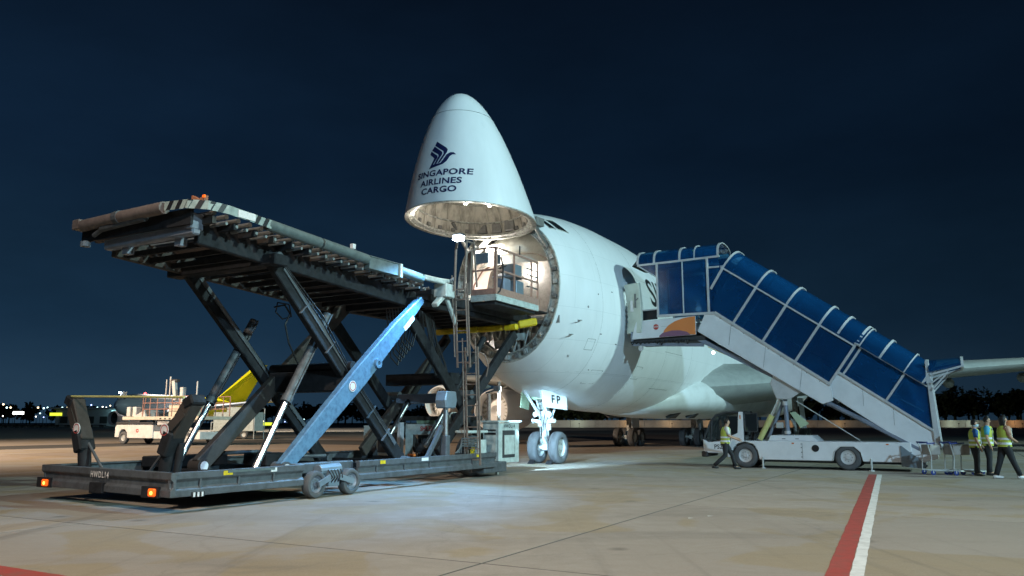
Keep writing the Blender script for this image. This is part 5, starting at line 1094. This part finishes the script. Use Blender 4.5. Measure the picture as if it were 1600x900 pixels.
person('worker in pale shirt and safety vest walking past the stair truck cab', (7.42, 28.25, 0), R(-6),
       dict(kneeL=(.24, .09, .50), footL=(.34, .09, 0), kneeR=(-.02, -.09, .48), footR=(-.42, -.09, .03), toeR=(.13, 0, -.0), elbL=(.18, .22, 1.14), handL=(.46, .18, 1.06), elbR=(.12, -.24, 1.13), handR=(.40, -.26, 1.02), lean=.06, head=(.05, 0)), 'pale_shirt', 'short', scale=.99)
person('person in safety vest and white shoes striding at the right edge', (14.27, 23.5, 0), R(-4),
       dict(kneeL=(-.12, .09, .48), footL=(-.26, .09, 0), kneeR=(.14, -.09, .49), footR=(.30, -.09, 0), elbL=(.06, .25, 1.14), handL=(.22, .10, 1.08), elbR=(.04, -.26, 1.14), handR=(.22, -.12, 1.06), lean=.02, head=(.02, 0)), 'skin', 'short', shoe='white_shoe', hair='long', scale=1.03)
person('shorter worker in blue shirt, vest and face mask beside the trolleys', (14.12, 24.75, 0), R(-20),
       dict(kneeL=(.03, .10, .49), footL=(.0, .12, 0), kneeR=(.02, -.10, .49), footR=(-.02, -.12, 0), elbL=(.02, .26, 1.13), handL=(.18, .18, .98), elbR=(.0, -.27, 1.13), handR=(.10, -.24, .90), lean=.02, head=(.03, 0)), 'blue_shirt', 'short', mask=True, scale=.96)
person('worker in cyan shirt and vest standing behind the other two', (14.62, 24.95, 0), R(-30),
       dict(kneeL=(.02, .10, .49), footL=(.0, .12, 0), kneeR=(.02, -.10, .49), footR=(-.02, -.12, 0), elbL=(.03, .27, 1.13), handL=(.16, .16, 1.02), elbR=(.0, -.27, 1.13), handR=(.08, -.25, .88), lean=.03, head=(.03, 0)), 'cyan_shirt', 'short', scale=1.02)

# ================================================================== luggage trolleys
mat('trolley_blue', (0.02, 0.04, 0.20), 0.5); mat('trolley_panel', (0.33, 0.30, 0.27), 0.5, 0.2, dirt=.4)
def trolley(label, loc, rz):
    t = Thing('luggage_trolley', label, 'luggage trolley', loc, group='luggage trolleys beside the stair foot', own=True, rz=rz)
    b = lambda n, mb, m, par=None, **k: mb.build(n, m, t, par, **k)
    b('frame', MB().path([(-.05, -.26, .14), (-.02, -.26, .55), (-.12, -.26, .98)], .018, 8).path([(-.05, .26, .14), (-.02, .26, .55), (-.12, .26, .98)], .018, 8).path([(-.05, -.26, .14), (.75, -.12, .10), (.75, .12, .10), (-.05, .26, .14)], .018, 8), 'rim', smooth=True)
    b('handle', MB().tube((-.14, -.30, .99), (-.14, .30, .99), .024, 10).tube((-.14, -.28, .95), (.10, -.28, .97), .018, 8).tube((-.14, .28, .95), (.10, .28, .97), .018, 8), 'trolley_blue', smooth=True)
    b('basket', MB().box(-.03, .0, -.26, .26, .62, .92).box(0, .28, -.26, -.245, .62, .90).box(0, .28, .245, .26, .62, .90).box(0, .28, -.25, .25, .61, .625), 'trolley_panel', bevel=.004)
    b('load_rack', MB().box(0, .72, -.22, -.19, .13, .15).box(0, .72, .19, .22, .13, .15).box(0, .72, -.015, .015, .13, .15).box(.1, .14, -.2, .2, .12, .13).box(.5, .54, -.2, .2, .12, .13), 'rim')
    for x, y in ((0, -.26), (0, .26), (.70, 0)):
        w_ = b('wheel', MB().lathe((x, y, .075), (0, 1, 0), [(-.02, .02), (-.022, .06), (-.016, .075), (.016, .075), (.022, .06), (.02, .02)], 16), 'trolley_blue', smooth=True)
        b('fork', MB().box(x-.012, x+.012, y-.035, y-.026, .06, .17).box(x-.012, x+.012, y+.026, y+.035, .06, .17), 'rim', w_)
    return t
trolley('blue-handled luggage trolley nearest the stair foot', (12.95, 25.35, 0), R(2))
trolley('middle luggage trolley with brown basket panel', (13.55, 25.15, 0), R(1))
trolley('luggage trolley right beside the workers', (13.95, 25.45, 0), R(-4))

# ================================================================== white lower-deck loader in the background
LW = Thing('lift_truck', 'white low cargo lift truck with red railings parked in the background', 'lift truck', (-29.9, 60.9, 0), own=True, rz=-TH)
def K(n, mb, m='truck_white', par=None, **k): return mb.build(n, m, LW, par, **k)
mat('truck_white', (0.62, 0.62, 0.60), .45, dirt=.5, dcol=(.35, .34, .32), dscale=2); mat('cream', (0.58, 0.54, 0.44), .5, dirt=.4); mat('rail_orange', (0.36, 0.19, 0.15), .5, dirt=.4)
body = K('body', MB().prism([(0, 0, .5), (0, 0, 1.25), (.15, 0, 1.42), (4.3, 0, 1.42), (4.3, 0, .45), (1.45, 0, .45), (1.4, 0, .85), (1.15, 0, 1.08), (.75, 0, 1.08), (.5, 0, .85), (.45, 0, .5)], (0, 2.4, 0)), bevel=.03)
K('body', MB().box(4.3, 9.2, .1, 2.3, .42, .95), bevel=.03)
K('round_logo', MB().lathe((2.6, -.01, 1.0), (0, -1, 0), [(0, .14), (.004, .14), (.004, .07), (0, .07)], 18), 'red_print', body)
for x in (.95, 7.9):
    for y in (.15, 2.25): wheel((x, y, .47), (0, 1, 0), .47, .3, LW, rimr=.5)
K('deck', MB().box(.9, 9.6, -.1, 2.5, 1.78, 2.02), 'cream', bevel=.02)
for k in range(9): K('deck_hole', MB().box(5.1+.5*k, 5.3+.5*k, -.108, -.1, 1.82, 1.92), 'stair_dark')
K('deck_edge', MB().box(.2, 4.4, -.08, 2.48, 1.50, 1.62), 'stair_dark'); K('scissor_arm', MB().beam((4.6, .2, 1.5), (8.6, .2, 1.75), .15, .18).beam((4.6, .2, 1.72), (8.6, .2, 1.05), .15, .18), 'stair_frame')
for x in (3.1, 3.9, 4.7, 5.5, 6.3, 7.1, 7.9, 8.7, 9.4):
    for y in (-.05, 2.45): K('rail_post', MB().tube((x, y, 2.0), (x, y, 3.45), .035, 8), 'rail_orange')
for z in (2.55, 3.0, 3.45):
    for y in (-.05, 2.45): K('railing', MB().tube((3.1, y, z), (9.4, y, z), .03, 8), 'rail_orange')
K('rail_brace', MB().tube((3.1, -.05, 2.0), (3.4, -.05, 3.45), .03, 8).tube((3.4, -.05, 3.45), (3.4, 2.45, 3.45), .03, 8), 'rail_orange')
K('control_mast', MB().box(6.7, 7.0, .2, .5, 2.0, 4.1).beam((6.2, .3, 3.2), (5.9, .3, 4.6), .25, .3).box(5.4, 5.5, .3, .4, 3.3, 4.9).box(5.0, 5.08, .3, .4, 3.4, 4.7).tube((8.4, .3, 2), (8.4, .3, 4.5), .05), 'truck_white', bevel=.02)
K('mast_cap', MB().box(5.6, 6.3, .2, .5, 4.5, 4.7), 'stair_dark', bevel=.03)
K('head_rest', MB().box(.6, 1.0, .4, .9, 2.02, 2.75).box(1.3, 1.7, .4, .9, 2.02, 2.75), 'truck_white', bevel=.05); K('seat_pad', MB().prism([(1.6, .3, 2.02), (3.0, .3, 2.02), (2.8, .3, 2.5)], (0, 1.2, 0)), 'stair_frame')
K('engine_pack', MB().box(4.6, 6.4, 1.0, 2.2, 2.02, 2.9), 'cream', bevel=.04); K('control_box', MB().box(7.4, 8.2, .6, 1.4, 2.02, 3.1), 'cream', bevel=.03)
# grey ground power trailer behind it
GP = Thing('power_trailer', 'grey box trailer standing behind the white lift truck', 'trailer', (-29.6, 80.0, 0), own=True, rz=R(-8))
for n_, mb, m in (('cabinet', MB().box(0, 4.2, 0, 2.2, .75, 2.6), 'loader_white'), ('roof_box', MB().box(1.2, 3.6, .3, 1.8, 2.6, 3.1), 'loader_white'), ('end_frame', MB().path([(4.3, 0, .0), (4.3, 0, 3.0), (4.3, 2.2, 3.0), (4.3, 2.2, 0)], .05, 8), 'rim'), ('step_frame', MB().path([(-.2, 0, 0), (-.2, 0, 1.6), (.0, 0, 1.6)], .05, 8), 'rim'), ('undercarriage', MB().box(.4, 3.6, .2, 2.0, .45, .75), 'stair_dark')):
    mb.build(n_, m, GP, bevel=.02 if 'box' in n_ or n_ == 'cabinet' else 0)
for x in (.8, 3.2): wheel((x, .2, .4), (0, 1, 0), .4, .25, GP)

# ================================================================== parked yellow-tailed jet
YJ = Thing('parked_jet', 'distant parked jet with yellow tail fin and red lettering', 'aircraft', (-66.2, 121.3, 0), own=True, rz=R(-20))
mat('jet_yellow', (0.78, 0.64, 0.01), .4, dirt=.2); mat('jet_grey', (0.42, 0.42, 0.45), .4)
def J_(n, mb, m, par=None, **k): return mb.build(n, m, YJ, par, **k)
fz = 4.3
jf = J_('fuselage', MB().lathe((0, 0, fz), (0, 1, 0), [(8, .02), (8.4, .8), (9.3, 1.4), (11, 1.85), (13, 1.95), (26, 1.95)], 32), 'jet_grey', smooth='all')
J_('tail_cone', MB().lathe((0, 0, fz), (0, 1, 0), [(26, 1.95), (32, 1.6), (40, .7), (44, .15)], 32), 'jet_yellow', smooth='all')
J_('cockpit_window', MB().box(-.75, .75, 9.0, 9.4, fz+.75, fz+1.15), 'window_dark', jf)
for sg in (-1, 1):
    wg = J_('wing', MB().loft([airfoil(8, 15, sg*1.6, 3.2, .1), airfoil(2.0, 26, sg*18.5, 5.6, .08)], cap0=True, cap1=True), 'jet_grey')
    J_('winglet', MB().prism([(sg*18.5, 26.0, 5.6), (sg*18.5, 28.2, 5.6), (sg*18.9, 28.6, 7.4), (sg*18.9, 27.6, 7.4)], (sg*.12, 0, 0)), 'jet_grey', wg)
    e_ = J_('engine', MB().lathe((sg*6.2, 13.5, 2.3), (0, 1, 0), [(.8, .02), (.6, 1.0), (0, 1.12), (.2, 1.25), (1.5, 1.35), (3.5, 1.2), (5.5, .7), (6.2, .1)], 28), 'jet_grey', smooth=True)
    J_('intake', MB().lathe((sg*6.2, 13.5, 2.3), (0, 1, 0), [(.78, .02), (.58, .98)], 28), 'stair_dark', e_)
    J_('tailplane', MB().loft([airfoil(4.5, 37, sg*.6, 5.2, .08), airfoil(1.8, 42, sg*7.0, 5.8, .08)], cap0=True, cap1=True), 'jet_yellow')
    for dx in (-.35, .35): J_('wheel', MB().lathe((sg*3.6+dx, 20.5, .5), (1, 0, 0), [(-.15, .2), (-.17, .42), (-.1, .5), (.1, .5), (.17, .42), (.15, .2)], 16), 'tyre')
    J_('gear_leg', MB().tube((sg*3.6, 20.5, .5), (sg*3.4, 20.5, 3.2), .15), 'rim')
J_('wheel', MB().lathe((0, 11, .4), (1, 0, 0), [(-.2, .15), (-.2, .35), (-.1, .4), (.1, .4), (.2, .35), (.2, .15)], 16), 'tyre'); J_('gear_leg', MB().tube((0, 11, .4), (0, 11, 3), .12), 'rim')
fin = J_('tail_fin', MB().loft([[(w*.35, le+u*c, z) for u, w in ((0, 0), (.3, 1), (1, .05), (.3, -1))] for z, le, c in ((5.4, 30.5, 9.0), (13.2, 42.6, 3.4))], cap1=True), 'jet_yellow')
lettering(text2d('DHL', 1.3, 1.3, .06), (-.42, 40.2, 10.0), (-.02, 1, 0), (0, .12, 1), 'red_print', YJ, fin, label='red letters on the yellow fin')
J_('beacon', MB().lathe((0, 14, fz+1.95), (0, 0, 1), [(0, .2), (.2, .2), (.3, .02)], 10), 'lamp_red'); J_('wing_tip_lamp', MB().lathe((-18.9, 27.0, 7.2), (0, -1, 0), [(0, .16), (.2, .16), (.25, .02)], 10), 'lamp_white')

# ================================================================== distance: dollies, lamps, signs, terminal, trees, blast wall
def at(px, Y): return (px-800)/1262*Y
for k, (px, lab) in enumerate(((14, 'flat cargo dolly farthest left on the far apron'), (40, 'flat cargo dolly beside the leftmost one on the far apron'), (66, 'short cargo dolly standing alone on the far apron'), (96, 'flat cargo dolly left of the loader rear arm'), (150, 'flat cargo dolly seen between the loader rear arms'))):
    Y = 232+4*k; t = Thing('cargo_dolly', lab, 'dolly', (at(px, Y), Y, 0), group='cargo dollies on the far apron', own=True, rz=R(3*k-5))
    L_ = 1.6 if k == 2 else 2.6
    MB().box(-L_, L_, -1.1, 1.1, .62, .85).box(-L_, -L_+.1, -1.1, 1.1, .85, 1.2).build('platform', 'loader_dark', t)
    for x in (-L_*.62, L_*.62):
        for y in (-.9, .9): MB().lathe((x, y, .36), (0, 1, 0), [(-.12, .01), (-.12, .36), (.12, .36), (.12, .01)], 14).build('wheel', 'tyre', t)
    MB().tube((L_, 0, .6), (L_+1.2, 0, .4), .05).build('draw_bar', 'loader_grey', t)
    for x in (-L_*.5, 0, L_*.5): MB().tube((x, -1.05, .9), (x, 1.05, .9), .06, 8).build('roller', 'roller', t)
rl = random.Random(11)
mats_l = ['lamp_far_white', 'lamp_far_warm', 'lamp_far_cyan', 'lamp_far_blue']
for n_, c_ in zip(mats_l, ((1, .97, .9), (1, .8, .5), (.6, .95, 1), (.35, .45, 1))): mat(n_, (1, 1, 1), .3, emit=c_, estr=5)
far = [(2, 632), (8, 637), (14, 637), (57, 637), (66, 638), (72, 637), (78, 638), (86, 638), (95, 637), (103, 637), (140, 633), (150, 637), (158, 636), (164, 637), (170, 634), (3, 650), (19, 646), (55, 651), (61, 646), (67, 652), (100, 647), (104, 652), (399, 640), (404, 656), (412, 658), (437, 640), (445, 663), (475, 655), (540, 652)]
for k, (px, py) in enumerate(far):
    Y = 420 + 9*k; h = (660-py)/1262*Y + 1.6; h = max(h, 2.2)
    t = Thing('lamp_post', 'tiny lit lamp on the dark far side of the airfield', 'lamp', (at(px, Y), Y, 0), group='distant lamps', own=True)
    MB().tube((0, 0, 0), (0, 0, h-.2), .12, 6, r2=.08).build('post', 'stair_dark', t); MB().lathe((0, 0, h), (0, 0, 1), [(-.45, .05), (-.35, .35), (.2, .45), (.4, .05)], 8).build('lamp_head', mats_l[rl.choice((0, 0, 0, 1, 2, 3))], t)
for px, py, w_, m, lab in ((86, 648, 5.0, 'sign_yellow', 'small lit yellow taxiway sign far on the left'), (422, 663, 6.0, 'sign_yellow', 'small lit yellow taxiway sign seen under the raised deck'), (27, 646, 4.4, 'lamp_far_white', 'small lit white taxiway sign at the far left')):
    Y = 330; t = Thing('taxiway_sign', lab, 'sign', (at(px, Y), Y, 0), own=True); z = max((660-py)/1262*Y+1.6, .7)
    MB().box(-w_*.3, -w_*.3+.15, -.1, .1, 0, z).box(w_*.3, w_*.3+.15, -.1, .1, 0, z).build('legs', 'stair_dark', t); MB().box(-w_/2, w_/2, -.12, .12, z-.45, z+.75).build('sign_box', m, t)
tb = Thing('cargo_terminal', 'long low terminal building with turquoise lit canopy in the distance', 'building', (at(170, 330), 330, 0), own=True)
MB().box(-22, 30, 0, 18, 0, 7.0).build('wall', 'jet_grey', tb); MB().box(-24, 32, -3, 19, 7.0, 7.6).build('roof', 'stair_frame', tb); MB().box(2, 11, -2.6, 0, 4.2, 6.4).build('lit_canopy', 'cyan_lit', tb)
for k in range(9): MB().box(-20+5.4*k, -17+5.4*k, -.15, 0, 1.2, 4.0).build('dock_door', 'stair_dark', tb)
mat('concrete_wall', (.34, .33, .30), .8, dirt=.5, dscale=.3)
BW = Thing('blast_wall', 'long low concrete wall lit in patches across the far side of the field', 'wall', (150, 262, 0), own=True)
for k in range(44): MB().box(-147+8*k, -139.1+8*k, -.25, .25, 0, 2.15).build('wall_panel', 'concrete_wall', BW)
MB().box(-147, 205, -.45, .45, 2.15, 2.3).build('coping', 'concrete_wall', BW)
for px, c_, e in ((846, (.75, 1, .75), 500), (905, (.8, 1, .8), 420), (985, (1, .55, .2), 560), (1050, (1, .62, .3), 480), (1118, (1, .55, .2), 480), (1250, (1, .5, .15), 560), (1320, (1, .6, .25), 340), (1450, (1, .5, .15), 520), (1498, (.8, 1, .8), 560), (1530, (.8, 1, .85), 480), (1598, (1, .5, .2), 600)):
    t = Thing('wall_floodlight', 'small floodlight on a short post in front of the lit wall', 'floodlight', (at(px, 257), 257, 0), group='floodlights along the far wall', own=True)
    MB().tube((0, 0, 0), (0, 0, 1.1), .06, 6).build('post', 'stair_dark', t); MB().box(-.2, .2, -.15, .15, 1.1, 1.35).build('housing', 'stair_dark', t)
    lo = lamp('wall_light', 'POINT', (0, 2.2, 1.4), e*.40, c_, shadow_soft_size=.3); lo.parent = t.o
# trees: one dark mass along the horizon
def tree_mass(name, spots, label, q, leaf, seed):
    r = random.Random(seed); vs, fs = [], []; mb = MB(); tk = MB()
    for x, y, h, w_ in spots:
        tk.tube((x, y, 0), (x, y, h*.55), .03*h, 6, r2=.015*h)
        for b in range(4): a = r.uniform(0, 6.28); tk.tube((x, y, h*r.uniform(.3, .5)), (x+w_*.6*math.cos(a), y+w_*.6*math.sin(a), h*r.uniform(.55, .8)), .012*h, 5, r2=.005*h)
        lobes = [(x+r.uniform(-.6, .6)*w_, y+r.uniform(-.5, .5)*w_, h*r.uniform(.45, .86), w_*r.uniform(.35, .6)) for _ in range(6)]
        for _ in range(q):
            lx, ly, lz, lr = r.choice(lobes); d = Vector((r.gauss(0, 1), r.gauss(0, 1), r.gauss(0, .8))).normalized()*lr*r.uniform(.6, 1.05)
            c = Vector((lx, ly, lz))+d; u = Vector((r.gauss(0, 1), r.gauss(0, 1), r.gauss(0, 1))).normalized(); v = u.orthogonal().normalized(); s_ = leaf*r.uniform(.6, 1.3)
            k = len(vs); vs += [c-u*s_, c+v*s_*.6, c+u*s_, c-v*s_*.6]; fs.append((k, k+1, k+2, k+3))
    o = mb.add(vs, fs).add(tk.v, tk.f).build(name, 'foliage', None); tag(o, label, kind='stuff')
rt = random.Random(5)
tree_mass('left_wood', [(at(px+rt.uniform(-4, 4), 620), 620+rt.uniform(-40, 60), rt.uniform(11, 17), rt.uniform(6, 9)) for px in range(-40, 660, 9)], 'dark wood along the far horizon on the left', 150, 1.5, 1)
tree_mass('right_wood', [(at(px+rt.uniform(-5, 5), 300), 300+rt.uniform(-12, 22), rt.uniform(8.5, 13.5)+(2 if px > 1440 else -1), rt.uniform(3.5, 5.5)) for px in range(830, 1680, 8)], 'tall dark wood behind the lit wall on the right', 330, .8, 2)

for k, (x, y) in enumerate(((3.02, 13.9), (3.42, 14.2))):
    o = MB().add([(x-.05, y-.02, .006), (x+.05, y-.01, .010), (x+.04, y+.025, .007), (x-.04, y+.02, .012)], [(0, 1, 2, 3)]).build('paper_scrap', 'sticker', None)
    tag(o, ('white paper scrap on the concrete, left of the pair', 'white paper scrap on the concrete, right of the pair')[k], 'paper', 'paper scraps on the apron')

# ------------------------------------------------------------------ small details
def hatch(s0, s1, z0, z1, n_='service_hatch'):
    pts = [(surf_l(a, b)+.004, a, b) for a, b in ((s0, z0), (s1, z0), (s1, z1), (s0, z1))]; MB().path(pts+[pts[0]], .006, 4).build(n_, 'seam', AC, fus)
hatch(6.3, 6.75, 4.3, 4.7); hatch(7.4, 8.1, 3.1, 3.6); hatch(10.6, 11.2, 3.4, 3.9); hatch(13.2, 15.6, 3.1, 4.7, 'lower_cargo_door')
for a, b in ((6.9, 4.9), (7.6, 6.6), (8.1, 4.6)):
    MB().add([(surf_l(a+dx, b+dz)+.006, a+dx, b+dz) for dx, dz in ((0, 0), (.12, 0), (.12, .035), (0, .035))], [(0, 1, 2, 3)]).build('stencil_mark', 'seam', AC, fus)
# stair truck
for l in (7.3, 8.5, 9.7): Q('panel_seam', MB().beam((l, SS-.004, sl(l)-.06), (l-.12, SS-.004, sl(l)-.82), .006, .008, up=(0, 1, 0)), 'seam')
for l in (11.6, 12.5): Q('panel_seam', MB().beam((l, SS+.116, sl2(l)-.05), (l, SS+.116, sl2(l)-.62), .006, .008, up=(0, 1, 0)), 'seam')
for k in range(9): Q('bolt', MB().lathe((6.9+k*.42, SS-.002, sl(6.9+k*.42)-.10), (0, -1, 0), [(0, .016), (.008, .014), (.008, .001)], 8), 'seam')
Q('cab_mirror', MB().tube((6.2, SS+.06, 1.3), (6.05, SS-.14, 1.42), .012, 6).box(6.0, 6.06, SS-.22, SS-.08, 1.32, 1.58), 'stair_dark', bev=.01)
Q('head_lamp', MB().lathe((6.07, SS+.25, .76), (-1, 0, 0), [(0, .08), (.02, .075), (.025, .001)], 14), 'rim'); Q('side_marker', MB().box(9.2, 9.28, SS+.008, SS+.02, .86, .90), 'orange'); Q('side_marker', MB().box(12.2, 12.28, SS+.008, SS+.02, .86, .90), 'orange')
Q('door_handle', MB().box(7.26, 7.38, SS+.012, SS+.03, 1.02, 1.05), 'seam'); Q('wiper', MB().tube((6.2, SS+.5, 1.05), (6.42, SS+.75, 1.62), .01, 5), 'hose')
Q('handrail', MB().path([(6.9, SS+.3, 5.95), (13.4, SS+.3, 1.95)], .025, 8), 'stair_frame')
# loader: hoses along the arms, decals, brackets
for off, m in ((.06, 'hose'), (.12, 'hose')): P('arm_hose', MB().path([(NP-.12, -8.4+off, 5.05), (NP-.10, -7.2+off*1.5, 3.93+off), (NP-.10, -6.1+off, 2.85), (NP-.12, -4.6+off, 1.45), (NP-.2, -4.0, .8)], .016, 6), m)
for s_, z_ in ((-7.6, 4.21), (-6.7, 3.37), (-5.1, 1.88), (-4.5, 1.31)): P('hose_clip', MB().beam((NP-.13, s_-.16, z_-.17), (NP-.13, s_+.14, z_+.13), .02, .06, up=(1, 0, 0)), 'loader_grey')
for s_, w_, m in ((-10.3, .22, 'yellow'), (-9.1, .16, 'sticker'), (-5.6, .2, 'yellow'), (-3.9, .3, 'sticker'), (-1.2, .18, 'yellow')): P('warning_decal', MB().box(NL+.001, NL+.006, s_, s_+w_, zb1-.10, zb1-.02), m)
for s_ in (-10.8, -9.9, -9.0, -5.7, -4.6, -3.5, -1.4): P('gusset', MB().box(NL-.06, NL-.01, s_-.02, s_+.02, zb0+.13, zb1-.13), 'loader_grey')
for k in range(6): P('chain_hose', MB().path([(1.2-.1*k, -3.6, 4.7), (1.15-.1*k, -3.3, 3.9-.1*k), (1.1-.1*k, -2.9, 3.7-.1*k), (1.0-.1*k, -2.5, 4.4)], .02, 6), 'hose')
